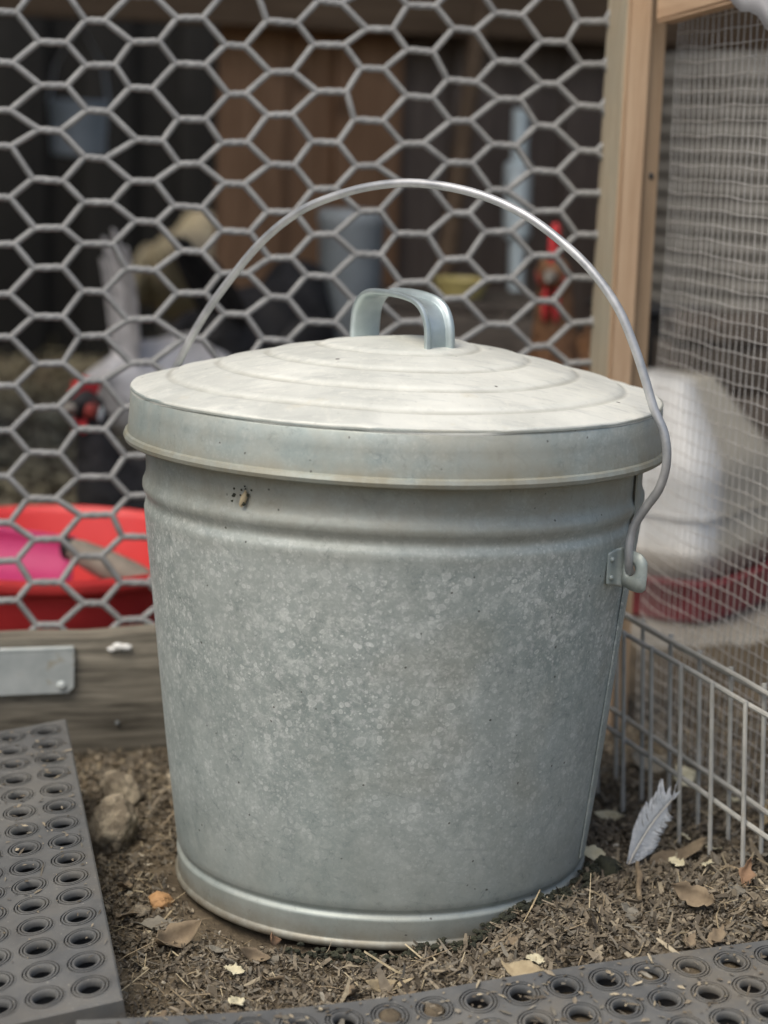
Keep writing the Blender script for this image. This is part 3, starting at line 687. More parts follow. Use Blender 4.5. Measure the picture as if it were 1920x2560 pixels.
# ------------------------------------------------------------------ litter (uncountable) and single leaves, chips, stones
EXCL_BIN = .150
def surf(x, y): return float(gh(np.array([x]), np.array([y]))[0])
def in_mat(M4, s, cols, rows, x, y):
    inv = M4.inverted(); p = inv @ Vector((x, y, 0.02)); return (cols[0]-.5)*s < p.x < (cols[1]+.5)*s+.002 and (rows[0]-.5)*s < p.y < (rows[1]+.5)*s+.003
def on_mat(x, y): return in_mat(ML, .0292, (-7, 0), (0, 14), x, y) or in_mat(MR, .029, (-8, 12), (-5, 0), x, y)
PAL = np.array([(.172, .143, .102), (.225, .19, .138), (.130, .109, .081), (.275, .232, .165), (.085, .072, .055), (.20, .178, .14), (.35, .30, .21), (.172, .158, .127)])
PW = np.array([.2, .2, .17, .13, .1, .12, .03, .05])
def litter(name, label, n, area, ln, wd, col=None, curl=.25, lift=.35):
    xs = rng.uniform(area[0], area[1], n*2); ys = rng.uniform(area[2], area[3], n*2)
    keep = (np.hypot(xs, ys) > EXCL_BIN+.012)
    keep &= np.array([not on_mat(a, b) for a, b in zip(xs, ys)])
    if len(area) > 4: keep &= area[4](xs, ys)
    xs, ys = xs[keep][:n], ys[keep][:n]; n = len(xs); zz = gh(xs, ys)
    V = np.zeros((n, 6, 3)); L = np.exp(rng.normal(np.log(ln), .45, n)); W = np.exp(rng.normal(np.log(wd), .4, n)); W = np.minimum(W, L*.7)
    a = rng.uniform(0, 2*np.pi, n); tilt = rng.normal(0, lift, n); roll = rng.normal(0, .5, n); cu = rng.normal(0, curl, n)
    d = np.stack([np.cos(a)*np.cos(tilt), np.sin(a)*np.cos(tilt), np.sin(tilt)], 1)
    side = np.stack([-np.sin(a), np.cos(a), 0*a], 1); nrm = np.cross(d, side)
    side = side*np.cos(roll)[:, None] + nrm*np.sin(roll)[:, None]; nrm = np.cross(d, side)
    c = np.stack([xs, ys, zz + np.abs(np.sin(tilt))*L*.35 + rng.uniform(0, .003, n)], 1)
    for q, (t, sg) in enumerate(((-1, -1), (-1, 1), (0, -1), (0, 1), (1, -1), (1, 1))):
        wq = W*(rng.uniform(.15, 1, n) if t else 1)
        V[:, q] = c + d*(L*t/2)[:, None] + side*(wq*sg/2)[:, None] + nrm*((cu*L*(abs(t)-.5))*.6)[:, None]
    base = (np.arange(n)*6)[:, None]
    f = np.concatenate([base+np.array([0, 1, 3, 2]), base+np.array([2, 3, 5, 4])], 0)
    mb = bpy.data.meshes.new(name); mb.from_pydata(V.reshape(-1, 3).tolist(), [], f.tolist()); mb.materials.append(MATS['litter'])
    if col is None: cc = PAL[rng.choice(len(PAL), n, p=PW)]
    else: cc = np.array(col)[rng.integers(0, len(col), n)]
    cc = cc*rng.uniform(.7, 1.25, (n, 1)); at = mb.color_attributes.new('tint', 'FLOAT_COLOR', 'POINT')
    full = np.ones((n*6, 4)); full[:, :3] = np.repeat(cc, 6, 0); at.data.foreach_set('color', full.ravel())
    o = bpy.data.objects.new(name, mb); COL.objects.link(o); return tag(o, label, 'litter', kind='stuff')
right_side = lambda x, y: (x > .02) | (y > .3)
litter('wood_chip_litter', 'brown shredded bark litter over the soil', 24000, (-.3, .46, -.34, .5, lambda x, y: (vnoise(x, y, 18, 9) + vnoise(x, y, 45, 10)*.6 > -.12) | (x > .1)), .0062, .0019)
litter('wood_chip_litter', 'coarse bark chips heaped right of the bin', 5000, (-.02, .42, -.30, .10), .0085, .0023, lift=.4)
litter('crumb_litter', 'fine crumbs of soil and bark on the ground', 42000, (-.3, .46, -.36, .45), .0028, .0018, lift=.8)
litter('straw_litter', 'thin pale straw and stalks scattered on the soil', 1500, (-.28, .45, -.34, .4), .024, .0008, [(.36, .29, .18), (.28, .22, .14), (.44, .37, .24)], lift=.2)
litter('shell_litter', 'tiny pale flecks of shell and wood among the litter', 420, (-.28, .45, -.33, .4), .0042, .0030, [(.52, .47, .36), (.62, .58, .48), (.45, .38, .25)], lift=.5)
litter('coop_litter', 'olive straw litter covering the floor behind the fence', 12000, (-1.5, 1.0, .42, 3.6, lambda x, y: x < .12+.1*y), .035, .009, [(.36, .33, .22), (.28, .25, .165), (.43, .39, .265), (.21, .185, .13)], lift=.3)

def mat_litter(name, label, M4, n, box, ln, wd):
    mb = MB(); cols_ = []
    for i in range(n):
        x_ = random.uniform(box[0], box[1]); y_ = box[3]-abs(random.gauss(0, (box[3]-box[2])*.45)); z_ = .0012+(.014*(max(0, -.03-x_)/.19)**1.6 if M4 is MR else 0)+.0016*math.sin(x_*17+y_*11)+.0012*math.sin(y_*23-x_*9)
        a = random.uniform(0, 6.28); L = ln*math.exp(random.gauss(0, .5)); W = min(wd*math.exp(random.gauss(0, .4)), L*.7); d = Vector((math.cos(a), math.sin(a), random.gauss(0, .15))); q = Vector((-math.sin(a), math.cos(a), random.gauss(0, .2))); c = Vector((x_, y_, z_))
        mb.add([M4 @ (c-d*L/2-q*W*.3), M4 @ (c-d*L/2+q*W*.2), M4 @ (c+q*W/2+Vector((0, 0, .0006))), M4 @ (c+d*L/2), M4 @ (c-q*W/2)], [(0, 1, 2, 3, 4)]); cols_ += [tuple(PAL[random.randrange(len(PAL))]*random.uniform(.8, 1.5))]*5
    o = mb.build(name, 'litter', None, False); at = o.data.color_attributes.new('tint', 'FLOAT_COLOR', 'POINT')
    at.data.foreach_set('color', [k for c in cols_ for k in (*c, 1.)]); return tag(o, label, 'litter', kind='stuff')
mat_litter('crumb_litter', 'crumbs and chips scattered on the right mat', MR, 800, (-.23, .36, -.14, .016), .0040, .0018)
mat_litter('crumb_litter', 'fine crumbs scattered on the left mat', ML, 700, (-.2, .015, -.01, .42), .0026, .0012)
def leaf_mesh(L, W, curl, seed, jag=.22, fold=.4):
    r_ = random.Random(seed); nu, nv_ = 12, 5; vs = []
    for i in range(nu+1):
        t = i/nu; wv_ = (math.sin(math.pi*t**.85)**.75)*W/2*(1+r_.uniform(-jag, jag))
        for j in range(nv_):
            q = j/(nv_-1)*2-1; x = (t-.5)*L; y = q*wv_
            z = curl*L*((t-.5)**2*1.6) + fold*abs(q)*wv_ + r_.uniform(-.0006, .0006) + .06*L*math.sin(t*7+seed)*q
            vs.append((x, y, z))
    fs = [(i*nv_+j, i*nv_+j+1, (i+1)*nv_+j+1, (i+1)*nv_+j) for i in range(nu) for j in range(nv_-1)]
    return vs, fs
def leaf(name, label, cat, mat, x, y, L, W, rz, tilt=(0, 0), curl=.4, seed=0, dz=.003, group=None, jag=.12, fold=.3, z=None):
    mb = MB().add(*leaf_mesh(L, W, curl, seed, jag, fold))
    o = mb.build(name, mat, None, angle=0); sd = o.modifiers.new('thickness', 'SOLIDIFY'); sd.thickness = .0004
    o.location = (x, y, (surf(x, y) if z is None else z)+dz); o.rotation_euler = (tilt[0], tilt[1], rz)
    return tag(o, label, cat, group)
leaf('dry_leaf', 'large curled brown leaf left of the bin near the mat', 'leaf', 'leaf_brown', -.142, -.142, .036, .017, .5, (.7, -.2), 1.3, 3, .005, None, .3, .8)
leaf('dry_leaf', 'flat wide brown leaf lying beside the left mat', 'leaf', 'leaf_grey', -.158, -.112, .036, .011, .2, (.2, 0), .3, 4, .002, None, .35, .6)
leaf('dry_leaf', 'curled tan leaf touching the foot of the bin at left', 'leaf', 'leaf_brown', -.083, -.166, .024, .009, -.2, (.9, .2), 1.2, 5, .005)
leaf('dry_leaf', 'small rust leaf scrap standing against the bin rim', 'leaf', 'leaf_rust', -.074, -.155, .016, .009, 1.1, (1.1, .5), .6, 6, .012)
leaf('dry_leaf', 'grey brown leaf propped at the right mat edge', 'leaf', 'leaf_brown', .222, -.150, .034, .015, -.6, (.9, .1), .9, 7, .008, None, .35, .7)
leaf('dry_leaf', 'rust leaf leaning near the right cage panel', 'leaf', 'leaf_rust', .262, -.105, .026, .010, 1.2, (.5, -.7), .5, 8, .008, None, .35, .7)
leaf('dry_leaf', 'pale yellow leaf beside the foot of the bin at right', 'leaf', 'leaf_pale', .163, -.006, .020, .014, .3, (.7, .2), .4, 9, .007)
leaf('dry_leaf', 'yellow leaf in shade behind the bin at right', 'leaf', 'leaf_pale', .190, .128, .026, .010, -.2, (.6, 0), .4, 10, .005)
leaf('dry_leaf', 'tan leaf fallen across the edge of the right mat', 'leaf', 'leaf_tan', .098, -.238, .042, .014, -.9, (.4, -.2), .3, 11, .006)
leaf('dry_leaf', 'brown leaf curled in front of the bin centre', 'leaf', 'leaf_tan', .008, -.235, .034, .010, .3, (.5, 0), .6, 12, .004)
leaf('dry_leaf', 'long brown leaf half buried right of the feather', 'leaf', 'leaf_brown', .228, .0, .055, .016, .5, (.5, -.2), .4, 13, .006)
leaf('dry_leaf', 'pale leaf lying behind the cage bars', 'leaf', 'leaf_pale', .262, .215, .034, .022, .8, (.9, .2), .3, 14, .010)
leaf('dry_leaf', 'grey leaf near the post behind the cage', 'leaf', 'leaf_grey', .24, .255, .036, .022, -.4, (.7, .2), .5, 15, .008)
leaf('dry_leaf', 'upright pale leaf caught behind the cage at right', 'leaf', 'leaf_tan', .318, .09, .030, .016, .2, (.3, -1.2), .3, 16, .016)
for i in range(26):
    while True:
        x, y = random.uniform(-.19, .32), random.uniform(-.31, .0)
        if math.hypot(x, y) > .185 and not on_mat(x, y): break
    leaf('leaf_scrap', 'torn scrap of dry brown leaf trodden into the litter', 'leaf scrap', random.choice(('leaf_brown', 'leaf_grey', 'leaf_tan', 'leaf_brown')), x, y, random.uniform(.014, .030), random.uniform(.006, .012), random.uniform(0, 6.3), (random.gauss(0, .3), random.gauss(0, .3)), random.uniform(.1, .7), 20+i, .004, 'leaf scraps in the litter', .3)
for i, (x, y, lb) in enumerate(((-.096, -.200, 'upper pale torn chip in front of the bin at left'), (-.090, -.255, 'lower pale torn chip close to the mat gap at left'), (.240, .045, 'small white chip beside the feather'), (.258, .005, 'long pale chip between the cage bars'), (.243, -.06, 'pale chip right of the feather quill'), (.222, -.045, 'broad pale chip below the feather'), (.105, -.225, 'pale bluish chip at the right mat edge'), (.30, .16, 'white chip on soil behind the cage'))):
    leaf('pale_chip', lb, 'chip', 'leaf_pale', x, y, .015, .009, i*1.1, (.3, .2*math.cos(i)), .2, 60+i, .006, None, .4)
def stone(label, mat, x, y, r, seed, sink=.3):
    r_ = np.random.default_rng(seed); mb = MB().ball((0, 0, 0), 1, 44, 26); P = np.array(mb.v); out = []
    dirs = r_.normal(size=(22, 3)); dirs /= np.linalg.norm(dirs, axis=1)[:, None]; ds = r_.uniform(.60, .95, 22)
    for p in P:
        k = min([1.0] + [dd/max(1e-3, float(p @ dv)) for dv, dd in zip(dirs, ds) if p @ dv > .3])
        out.append(tuple(p*np.array(r)*(k + .07*math.sin(p[0]*7+seed)*math.sin(p[1]*8)*math.sin(p[2]*6+1) + .04*math.sin(p[0]*17+p[2]*13)*math.sin(p[1]*19+seed) + r_.normal(0, .006))))
    mb.v = out; o = mb.build('stone', mat, None, angle=0)
    o.location = (x, y, surf(x, y)+r[2]*(1-sink*2)*.8); o.rotation_euler = (0, 0, seed)
    return tag(o, label, 'stone')
stone('large tan stone between the left mat and the bin', 'stone', -.213, .050, (.025, .023, .030), 11, .2)
stone('pale rough stone behind the large one at the kickboard', 'stone', -.218, .135, (.026, .02, .020), 12)
stone('small orange stone by the lower left of the bin', 'stone_orange', -.161, -.075, (.012, .010, .0085), 3)
stone('pale pinkish pebble next to the orange stone', 'stone', -.174, -.085, (.008, .007, .006), 4)
stone('flat grey stone near the kickboard right of the mat', 'stone', -.17, .20, (.024, .02, .012), 5)
stone('dark clod against the foot of the bin at right', 'moss_black', .172, -.035, (.015, .013, .013), 6)
tw = MB().tube([(.186, -.118, .030), (.187, -.10, .031), (.190, -.085, .033), (.190, -.066, .034), (.192, -.05, .031)], [.0018, .0021, .0024, .0020, .0015], 8).build('twig', 'leaf_brown'); tag(tw, 'short brown twig pressed in the litter below the feather', 'twig')
# dark moss and humus at the bin's foot
def clump(ang0, ang1, n, r0, zlo, zhi, sz, seed):
    r_ = random.Random(seed); mb = MB()
    for i in range(n):
        a = r_.uniform(ang0, ang1); rr2 = r0 + r_.uniform(-.003, .010); s_ = r_.uniform(.4, 1)*sz
        mb.ball((rr2*math.cos(a), rr2*math.sin(a), surf(rr2*math.cos(a), rr2*math.sin(a)) + r_.uniform(zlo, zhi)), (s_, s_*r_.uniform(.6, 1), s_*r_.uniform(.5, .9)), 7, 5, .3)
    return mb
o = clump(R(-112), R(-10), 420, .161, -.001, .006, .0032, 3).build('humus_crumbs', 'moss_black', None, False); tag(o, 'black crumbly humus banked against the foot of the bin', 'humus', kind='stuff')

# feather
fb = thing('feather', 'ragged blue grey feather standing in the litter right of the bin', 'feather', (.189, -.012, .012))
def fp(px, py): # local picture of the feather, measured in the feather's own upright plane (metres)
    k = 1/3470.; a = (px-1562)*k; b = (2176-py)*k
    return Vector((.189+a, -.012+a*.25+.10*b, .012+b*1.05))
rach = [fp(*q) for q in ((1556, 2192), (1575, 2150), (1600, 2105), (1625, 2066), (1650, 2035), (1676, 2007), (1684, 1985))]
rc = catmull([np.array(q) for q in rach], 5)
MB().tube(rc, list(np.linspace(.0013, .0004, len(rc))), 6).build('quill', 'quill', fb)
def barb(t0, t1, tip, bend):
    # one tuft of the vane: many hair-thin barbs that cling together towards the tip
    n = len(rc)-1; T = np.array(fp(*tip)); mb = MB()
    def at(t):
        q = min(max(t, 0), 1)*n; i = min(int(q), n-1); return np.array(rc[i])*(1-(q-i)) + np.array(rc[i+1])*(q-i)
    mid_ = at((t0+t1)/2); ax = at(min(1, t1+.06)) - at(max(0, t0-.06)); ax /= np.linalg.norm(ax)
    for k in range(15):
        g = k/14; root = at(t0-.015+(t1-t0+.03)*g); end = T + (root-mid_)*.42 + ax*random.gauss(0, .0006) - (T-mid_)*(random.uniform(0, .10) + .16*abs(g-.6)); vs = []
        for q in range(6):
            f = q/5; c = root*(1-f) + end*f - ax*.0022*math.sin(f*math.pi) + np.array((0, -.0010*bend*math.sin(f*3.1)+random.gauss(0, .00012), 0)); wd = .00062*(1-.75*f)
            vs += [c-ax*wd, c+ax*wd]
        mb.add(vs, [(2*q, 2*q+1, 2*q+3, 2*q+2) for q in range(5)])
    o = mb.build('barb', 'feather_grey', fb, angle=0); sd = o.modifiers.new('thickness', 'SOLIDIFY'); sd.thickness = .00012; return o
for t0, t1, tip in ((.86, 1.0, (1690, 1958)), (.74, .88, (1668, 1972)), (.66, .80, (1642, 1950)), (.58, .70, (1630, 1981)), (.50, .62, (1619, 1996)), (.42, .54, (1604, 2006)), (.34, .47, (1594, 2021)), (.28, .40, (1589, 2033)), (.22, .33, (1583, 2050)), (.17, .27, (1576, 2066)), (.12, .21, (1574, 2090)), (.08, .16, (1570, 2118))):
    barb(t0, t1, tip, 1)
for t0, t1, tip in ((.86, .98, (1700, 1985)), (.62, .74, (1680, 2060)), (.52, .64, (1668, 2078)), (.44, .55, (1660, 2092)), (.36, .47, (1652, 2112)), (.28, .39, (1648, 2124)), (.20, .31, (1638, 2136)), (.13, .23, (1622, 2142))):
    barb(t0, t1, tip, -1)

# ------------------------------------------------------------------ behind the fence: tub, drinker, barrel, coop
tub = thing('red_tub', 'round bright red plastic tub behind the wire netting', 'tub', (-.345, .475, 0))
TR = .168; tp = [(.12, .004), (.132, .002), (.138, .006), (TR-.006, .140), (TR+.004, .1405), (TR+.0085, .146), (TR+.008, .1525), (TR+.001, .1560), (TR-.004, .153), (TR-.006, .147), (.132, .016), (.12, .012), (.001, .012)]
mb = MB().lathe(tp, 72, cap=(True, True)); mb.xf(Matrix.Translation((-.340, .49, -.008)) @ Matrix.Rotation(R(1.2), 4, 'X')); mb.build('bowl', 'red_plastic', tub, angle=50)
sc = thing('pink_scoop', 'pink plastic scoop lying inside the red tub', 'scoop', (-.37, .46, .09))
vs = []; nu, nv_ = 14, 12
for i in range(nu+1):
    for j in range(nv_+1):
        a = math.pi*(j/nv_) + math.pi; x = -.075+.15*i/nu; r = .042*(1-.15*i/nu)
        vs.append((x, r*1.15*math.cos(a), r*.75*math.sin(a)))
mb = MB().add(vs, [(i*(nv_+1)+j, i*(nv_+1)+j+1, (i+1)*(nv_+1)+j+1, (i+1)*(nv_+1)+j) for i in range(nu) for j in range(nv_)])
mb.xf(Matrix.Translation((-.395, .50, .127)) @ euler3(30, 6, 8).to_4x4()); o = mb.build('blade', 'pink_plastic', sc); sd = o.modifiers.new('thickness', 'SOLIDIFY'); sd.thickness = .003
mb = MB().tube([(-.465, .50, .127), (-.495, .49, .132), (-.525, .485, .137)], [.010, .011, .009], 12).build('grip', 'pink_plastic', sc)
ml = thing('tool_handle', 'dull brown tool handle leaning inside the red tub', 'handle', (-.30, .46, .10))
MB().tube([(-.322, .495, .1380), (-.310, .488, .1355), (-.285, .475, .128), (-.255, .46, .118), (-.225, .445, .106)], [.0105, .013, .0155, .0165, .015], 14).build('grip', 'handle_dull', ml)
MB().ball((-.3245, .494, .1385), (.0085, .0115, .0125), 12, 8).build('end_cap', 'black_plastic', ml)

dr = thing('poultry_drinker', 'white plastic poultry drinker with sloping shoulders standing in a red tray', 'drinker', (.365, .92, .02))
def rsq(hx, hy, z, n=40, p=5.):
    out = []
    for k in range(n):
        t = 2*math.pi*k/n; c, s_ = math.cos(t), math.sin(t); q = (abs(c)**p+abs(s_)**p)**(-1/p); out.append((hx*q*c, hy*q*s_, z))
    return out
def stack(levels, M4, p=5.):
    vs = []; n = 40
    for hx, hy, z in levels: vs += rsq(hx, hy, z, n, p)
    fs = [(i*n+k, i*n+(k+1) % n, (i+1)*n+(k+1) % n, (i+1)*n+k) for i in range(len(levels)-1) for k in range(n)]
    fs += [tuple(range(n))[::-1], tuple((len(levels)-1)*n+k for k in range(n))]
    return MB().add(vs, fs).xf(M4)
DM = Matrix.Translation((.330, .965, .004)) @ Matrix.Rotation(R(55), 4, 'Z') @ Matrix.Scale(.955, 4, (0, 0, 1))
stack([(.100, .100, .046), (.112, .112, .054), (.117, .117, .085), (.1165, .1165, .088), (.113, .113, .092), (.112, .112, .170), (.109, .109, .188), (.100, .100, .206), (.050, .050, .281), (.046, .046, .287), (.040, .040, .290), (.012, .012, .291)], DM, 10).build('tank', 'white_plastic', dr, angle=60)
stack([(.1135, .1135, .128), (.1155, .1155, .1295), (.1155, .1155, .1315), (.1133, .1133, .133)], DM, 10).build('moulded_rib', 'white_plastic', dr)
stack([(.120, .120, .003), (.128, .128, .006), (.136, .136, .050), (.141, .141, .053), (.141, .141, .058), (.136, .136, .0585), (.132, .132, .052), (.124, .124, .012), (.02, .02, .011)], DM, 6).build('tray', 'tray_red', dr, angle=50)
slab = MB(); slab.box((.40, .96, -.014), (.40, .40, .036), Matrix.Rotation(R(20), 3, 'Z'), .006)
for v_ in range(len(slab.v)): pass
o = slab.build('paving_slab', 'slab_stone'); tag(o, 'flat pale stone slab under the poultry drinker', 'slab')
br = thing('ribbed_barrel', 'large grey ribbed barrel behind the fine wire mesh', 'barrel', (.62, 1.45, .335))
bp = [(.02, .0)]; rb = .285
for i in range(0, 158):
    z = .0+i*.0022; prr = rb + .0026*math.sin(2*math.pi*z/.0255) - .02*max(0, (z-.30)/.046)**2; bp.append((prr, z))
bp.append((.02, bp[-1][1]+.006))
MB().lathe(bp, 96, c=(.62, 1.45, .335), cap=(True, True)).build('shell', 'barrel_plastic', br, angle=70)
cr_ = thing('timber_stand', 'dark weathered timber stand carrying the ribbed barrel', 'stand', (.62, 1.45, 0))
for i in range(5):
    a = -.30+i*.15
    plank(cr_, 'board', 'crate_wood', Vector((.66, 1.45+a, .322)), (.62, .135, .022), Matrix.Identity(3), 20, .001)
for i in range(3):
    plank(cr_, 'board', 'crate_wood', Vector((.66, 1.10, .04+.105*i+.05)), (.62, .02, .098), Matrix.Identity(3), 20, .001)
for sx in (.36, .92):
    for sy_ in (1.13, 1.76): plank(cr_, 'leg', 'crate_wood', Vector((sx, sy_, .15)), (.31, .05, .05), Matrix.Identity(3), 10, .001, 2)
bb = thing('black_crate', 'black plastic crate standing behind the poultry drinker', 'crate', (.345, 1.28, 0))
mb = MB(); mb.box((.345, 1.28, .165), (.13, .12, .33), Matrix.Rotation(R(15), 3, 'Z'), .006); mb.build('shell', 'black_plastic', bb)
mb = MB(); mb.box((.345, 1.28, .336), (.142, .132, .012), Matrix.Rotation(R(15), 3, 'Z'), .003); mb.build('rim', 'black_plastic', bb)
sh = thing('grey_sheet', 'pale grey sheet hanging over the frame at the upper right', 'sheet', uv(.36, -.1, .8))
vs = []; nu, nv_ = 30, 10
for i in range(nu+1):
    for j in range(nv_+1):
        v_ = .128-.40*i/nu; zb = .6755-.30*(.128-v_)+.003*math.sin(i*1.7)+.002*math.sin(i*.6); zb = max(zb, .60)
        vs.append(uv(.2985+.002*math.sin(v_*60+j*.5)-.003*(j/nv_), v_, .80+(zb-.80)*j/nv_))
mb = MB().add(vs, [(i*(nv_+1)+j, i*(nv_+1)+j+1, (i+1)*(nv_+1)+j+1, (i+1)*(nv_+1)+j) for i in range(nu) for j in range(nv_)])
o = mb.build('cloth', 'sheet_grey', sh); sd = o.modifiers.new('thickness', 'SOLIDIFY'); sd.thickness = .002

coop = thing('coop_back_wall', 'tall plank wall closing the back of the coop', 'wall', uv(.2, 2.0, 0))
def px_(Y, x): return x
def plank_wall(parent, u0, u1, v0, pick):
    x = u0; i = 0
    while x < u1:
        wdt = random.uniform(.085, .125); u_c = x+wdt/2
        plank(parent, 'plank', pick(u_c), uv(u_c, v0+(.011 if i % 2 else -.011)+random.uniform(-.004, .004), 1.0), (2.0, wdt+.012, .02), RUV, 8, .001, 2)
        x += wdt; i += 1
plank_wall(coop, .20, 1.9, 1.95, lambda u: 'plank_warm' if u < .52 else 'plank_brown')
cdeep = thing('coop_deep_wall', 'plank wall coloured black as the shaded depth at the left of the coop', 'wall', uv(-.5, 3.4, 0))
plank_wall(cdeep, -1.6, 1.0, 3.4, lambda u: 'plank_shade_black')
lw = thing('coop_side_wall', 'dark plank side wall of the coop at the left', 'wall', uv(-1.5, 1.1, 0))
for i in range(28): plank(lw, 'plank', 'plank_shade_black', uv(-1.45+(.011 if i % 2 else -.011), .45+i*.11, 1.0), (2.0, .02, .118), RUV, 8, .001, 2)
rw = thing('coop_side_wall', 'brown plank side wall of the coop at the right', 'wall', uv(1.6, 1.1, 0))
for i in range(15): plank(rw, 'plank', 'plank_brown', uv(1.75+(.011 if i % 2 else -.011), .45+i*.11, 1.0), (2.0, .02, .118), RUV, 8, .001, 2)
rf = thing('coop_shade_roof', 'unseen grey sheet roof added to shade the coop', 'roof', uv(.15, 1.15, 1.9))  # out of view, added and sized to keep the coop interior dark
mb = MB(); vs = []; n = 160
for i in range(n+1):
    u_ = -1.6+3.5*i/n
    for v_ in (.55, 2.25): vs.append(uv(u_, v_, 1.95+.012*math.sin(i*1.1)))
mb.add(vs, [(2*i, 2*i+1, 2*i+3, 2*i+2) for i in range(n)]); o = mb.build('sheet', 'roof_sheet', rf); sd = o.modifiers.new('thickness', 'SOLIDIFY'); sd.thickness = .004
bm_ = thing('roof_beam', 'brown timber beam running along the back of the coop', 'beam', uv(0, 1.8, .75)); plank(bm_, 'timber', 'beam_wood', uv(-.1, 1.86, .785), (2.6, .05, .13), RUV, 20, .001)
# things standing in the coop
pp = thing('metal_post', 'pale blue grey metal post with a thicker sleeve behind the netting', 'post', (.178, 1.6, 0))
MB().tube([(.181, 1.6, 0), (.178, 1.6, .3), (.172, 1.6, .60)], .0125, 16).build('pipe', 'pale_metal', pp)
MB().tube([(.1745, 1.6, .405), (.1745, 1.6, .41), (.1715, 1.6, .517), (.1715, 1.6, .522)], [.016, .021, .021, .016], 18).build('sleeve', 'pale_metal', pp)
fbk = thing('feed_container', 'tall grey plastic feed container inside the coop', 'container', (-.10, 1.5, 0))
MB().lathe([(.04, 0), (.043, .004), (.048, .42), (.051, .425), (.051, .44), (.047, .445), (.015, .447)], 40, c=(-.075, 1.52, 0), cap=(True, True)).build('shell', 'grey_plastic', fbk)
ct = thing('dark_crate', 'dark timber crate in the middle of the coop', 'crate', (.10, 1.45, 0))
for i in range(3): plank(ct, 'slat', 'crate_wood', Vector((.09, 1.36, .055+i*.105)), (.24, .016, .092), Matrix.Identity(3), 8, .001)
for i in range(3): plank(ct, 'slat', 'crate_wood', Vector((.09, 1.40+i*.075, .322)), (.24, .07, .014), Matrix.Identity(3), 8, .001)
for sx in (-.022, .202): plank(ct, 'corner_post', 'crate_wood', Vector((sx, 1.384, .157)), (.312, .03, .03), Matrix.Identity(3), 8, .001, 2)
o = MB().lathe([(.020, 0), (.030, .002), (.040, .026), (.042, .027), (.040, .028), (.029, .006), (.003, .005)], 32, c=(.086, 1.40, .3295), cap=(True, True)).build('yellow_bowl', 'yellow_plastic'); tag(o, 'small yellow bowl standing on the dark crate', 'bowl')
o = MB().tube([(.03, 1.62, 0), (.068, 1.70, .33), (.110, 1.80, .72), (.118, 1.82, .78)], [.016, .0155, .014, .014], 14).build('leaning_pole', 'beam_wood'); tag(o, 'brown wooden pole leaning against the coop wall', 'pole')
o = MB().lathe([(.02, 0), (.045, .004), (.05, .09), (.047, .094), (.044, .09), (.04, .012), (.003, .01)], 32, c=(-.55, 1.95, .50), cap=(True, True)).build('hanging_pail', 'grey_plastic'); tag(o, 'dim grey pail hanging in the dark upper left of the coop', 'pail')
MB().tube([(-.60, 1.95, .59), (-.59, 1.95, .65), (-.55, 1.95, .72), (-.51, 1.95, .65), (-.50, 1.95, .59)], .003, 6).build('bail', 'wire_steel', o)

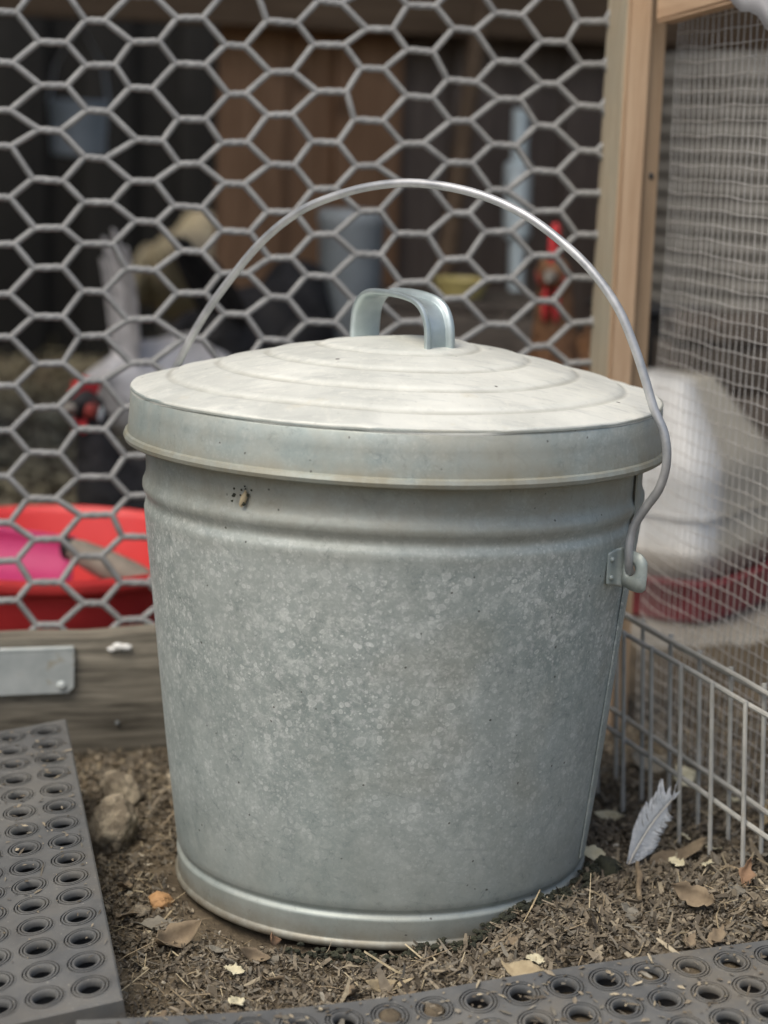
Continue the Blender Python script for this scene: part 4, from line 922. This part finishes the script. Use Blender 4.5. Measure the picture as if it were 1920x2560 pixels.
# ------------------------------------------------------------------ chickens
def chicken(name, label, plum, loc, rz, sc=1., tail=(60, .15, 7), neck=0., comb=1., face='face_red', head_turn=0, lobe=False, tailmat=None, crouch=0.):
    root = thing(name, label, 'chicken', loc, rz, 'chickens behind the netting')
    sp_ = [(-.165, .238, .010, .010), (-.140, .232, .030, .034), (-.10, .215, .055, .060), (-.05, .200, .070, .076), (0, .192, .076, .083), (.05, .196, .070, .080), (.092, .222, .054, .062), (.118, .262, .038, .042), (.132, .300+neck*.5, .027, .029), (.139, .332+neck, .022, .023), (.148, .352+neck, .0215, .0215), (.163, .360+neck, .0205, .0205), (.178, .358+neck, .013, .014), (.184, .356+neck, .004, .004)]
    sp_ = [(a, b-crouch, c, d) for a, b, c, d in sp_]
    C = catmull([np.array(p) for p in sp_], 5); vs = []; seg = 20
    for i, q in enumerate(C):
        p0, p1 = C[max(0, i-1)], C[min(len(C)-1, i+1)]; tx, tz = p1[0]-p0[0], p1[1]-p0[1]; L = math.hypot(tx, tz)+1e-9; nx_, nz_ = -tz/L, tx/L
        for k in range(seg):
            t = 2*math.pi*k/seg; a, b = max(.003, q[2])*math.cos(t), max(.003, q[3])*math.sin(t); j = 1+.025*math.sin(t*5+i*1.3)+.02*math.sin(t*9-i*.9)
            vs.append((q[0]+nx_*b*j, a*j, q[1]+nz_*b*j))
    fs = [(i*seg+k, i*seg+(k+1) % seg, (i+1)*seg+(k+1) % seg, (i+1)*seg+k) for i in range(len(C)-1) for k in range(seg)]
    fs += [tuple(range(seg))[::-1], tuple((len(C)-1)*seg+k for k in range(seg))]
    S4 = Matrix.Scale(sc, 4)
    def put(mb, nm, mat, par=root): return mb.xf(S4).build(nm, mat, par, True, True)
    put(MB().add(vs, fs), 'body', plum)
    hz = .360+neck-crouch
    for s_ in (-1, 1):
        w_ = MB().ball((-.035, s_*.064, .208-crouch), (.088, .020, .050), 16, 10); w_.xf(Matrix.Rotation(R(-8), 4, 'Y')); w_.v = [(x_, y_, z_-.005) for x_, y_, z_ in w_.v]
        put(w_, 'wing', plum)
        lg = MB().tube([(.0, s_*.036, .125-crouch*.8), (-.006, s_*.038, .085-crouch*.4), (.002, s_*.038, .040), (.004, s_*.038, .006)], [.017, .009, .0055, .005], 10)
        l_ = put(lg, 'leg', 'leg_scale')
        for ta in (-28, 0, 28, 180):
            put(MB().tube([(.004, s_*.038, .007), (.004+.020*math.cos(R(ta)), s_*.038+.020*math.sin(R(ta)), .006), (.004+.040*math.cos(R(ta)), s_*.038+.040*math.sin(R(ta)), .003)], [.0045, .0036, .0015], 8), 'toe', 'leg_scale', l_)
        put(MB().ball((.163, s_*.0175, hz+.002), (.0042, .0030, .0042), 10, 7), 'eye', 'eye_dark')
        put(MB().ball((.158, s_*.0130, hz-.004), (.0160, .0090, .0150), 12, 8), 'face', face)
        put(MB().ball((.166, s_*.007, hz-.030*comb**.5-.004), (.0085*comb, .0045, .0160*comb), 12, 8), 'wattle', 'comb_red')
        if lobe: put(MB().ball((.146, s_*.019, hz-.013), (.006, .004, .0115), 10, 8), 'earlobe', 'earlobe_pale')
    put(MB().tube([(.178, 0, hz-.003), (.192, 0, hz-.004), (.203, 0, hz-.010)], [.0095, .0065, .0012], 10), 'beak', 'beak_horn')
    n = 5; pts_ = [(.186, 0), (.178, .006)]
    for k in range(n):
        xk = .178-.042*k/(n-1); h_ = (.016+.014*math.sin(math.pi*(k+.7)/n))*comb; pts_ += [(xk+.001, h_), (xk-.006, h_*.55)]
    pts_ += [(.128, .010*comb), (.136, -.006), (.160, -.010), (.180, -.008)]
    put(MB().prism([(a, b) for a, b in pts_], .0075, Matrix.Translation((0, 0, hz+.017)) @ Matrix.Rotation(R(90), 4, 'X')), 'comb', 'comb_red')
    ta, tl, tn = tail
    for k in range(tn):
        f = k/(tn-1)*2-1; an = R(ta+f*9); y0 = f*.03; L = tl*(1-.12*abs(f))*random.uniform(.82, 1.08); d = Vector((-math.cos(an), f*.16, math.sin(an))).normalized(); b0 = Vector((-.125, y0*.5, .235-crouch))
        sv = Vector((math.sin(an)*.6, .8, math.cos(an)*.6)).normalized(); nn_ = d.cross(sv).normalized(); vs2 = []
        for q in range(7):
            t = q/6; wq = .020*math.sin(math.pi*min(.93, .12+t*.85))**.7; c = b0 + d*L*t + Vector((-.02, 0, -.014))*t*t
            for e_ in (-1, 1):
                for th in (-1, 1): vs2.append(c + sv*wq*e_ + nn_*.0011*th)
        fs2 = []
        for q in range(6):
            a = q*4; fs2 += [(a, a+2, a+6, a+4), (a+1, a+5, a+7, a+3), (a, a+4, a+5, a+1), (a+2, a+3, a+7, a+6)]
        fs2 += [(0, 1, 3, 2), (24, 26, 27, 25)]
        put(MB().add(vs2, fs2), 'tail_feather', tailmat or plum)
    return root
# each bird's own place: position of its feet and the way it faces
def place_head(x, y, rz, sc, hx=.16): return (x - hx*sc*math.cos(rz), y - hx*sc*math.sin(rz), 0)
chicken('hen', 'black hen with red comb and pale earlobe behind the red tub', 'plumage_black', place_head(-.352, .76, R(236), .82), R(236), .82, comb=.72, lobe=True, crouch=.058, tail=(50, .12, 7))
chicken('hen', 'grey hen with upright tail left of the bin', 'plumage_grey', (-.275, 1.17, 0), R(58), 1.05, tail=(88, .185, 9), comb=.6, neck=-.13)
chicken('hen', 'fluffy buff hen seen from behind left of the bail', 'plumage_buff', (-.455, 2.85, 0), R(88), 1.25, tail=(30, .03, 5), neck=-.1, comb=.6)
chicken('hen', 'all black hen in the dark behind the left of the lid', 'plumage_black', (-.19, 1.34, 0), R(75), 1.25, comb=.3, neck=-.12, face='plumage_black', tail=(55, .14, 7))
chicken('rooster', 'rust brown rooster with large red comb beside the post', 'plumage_rust', place_head(.190, 1.04, R(256), 1.0), R(256), 1.0, neck=.035, comb=1.45, tail=(60, .09, 7))
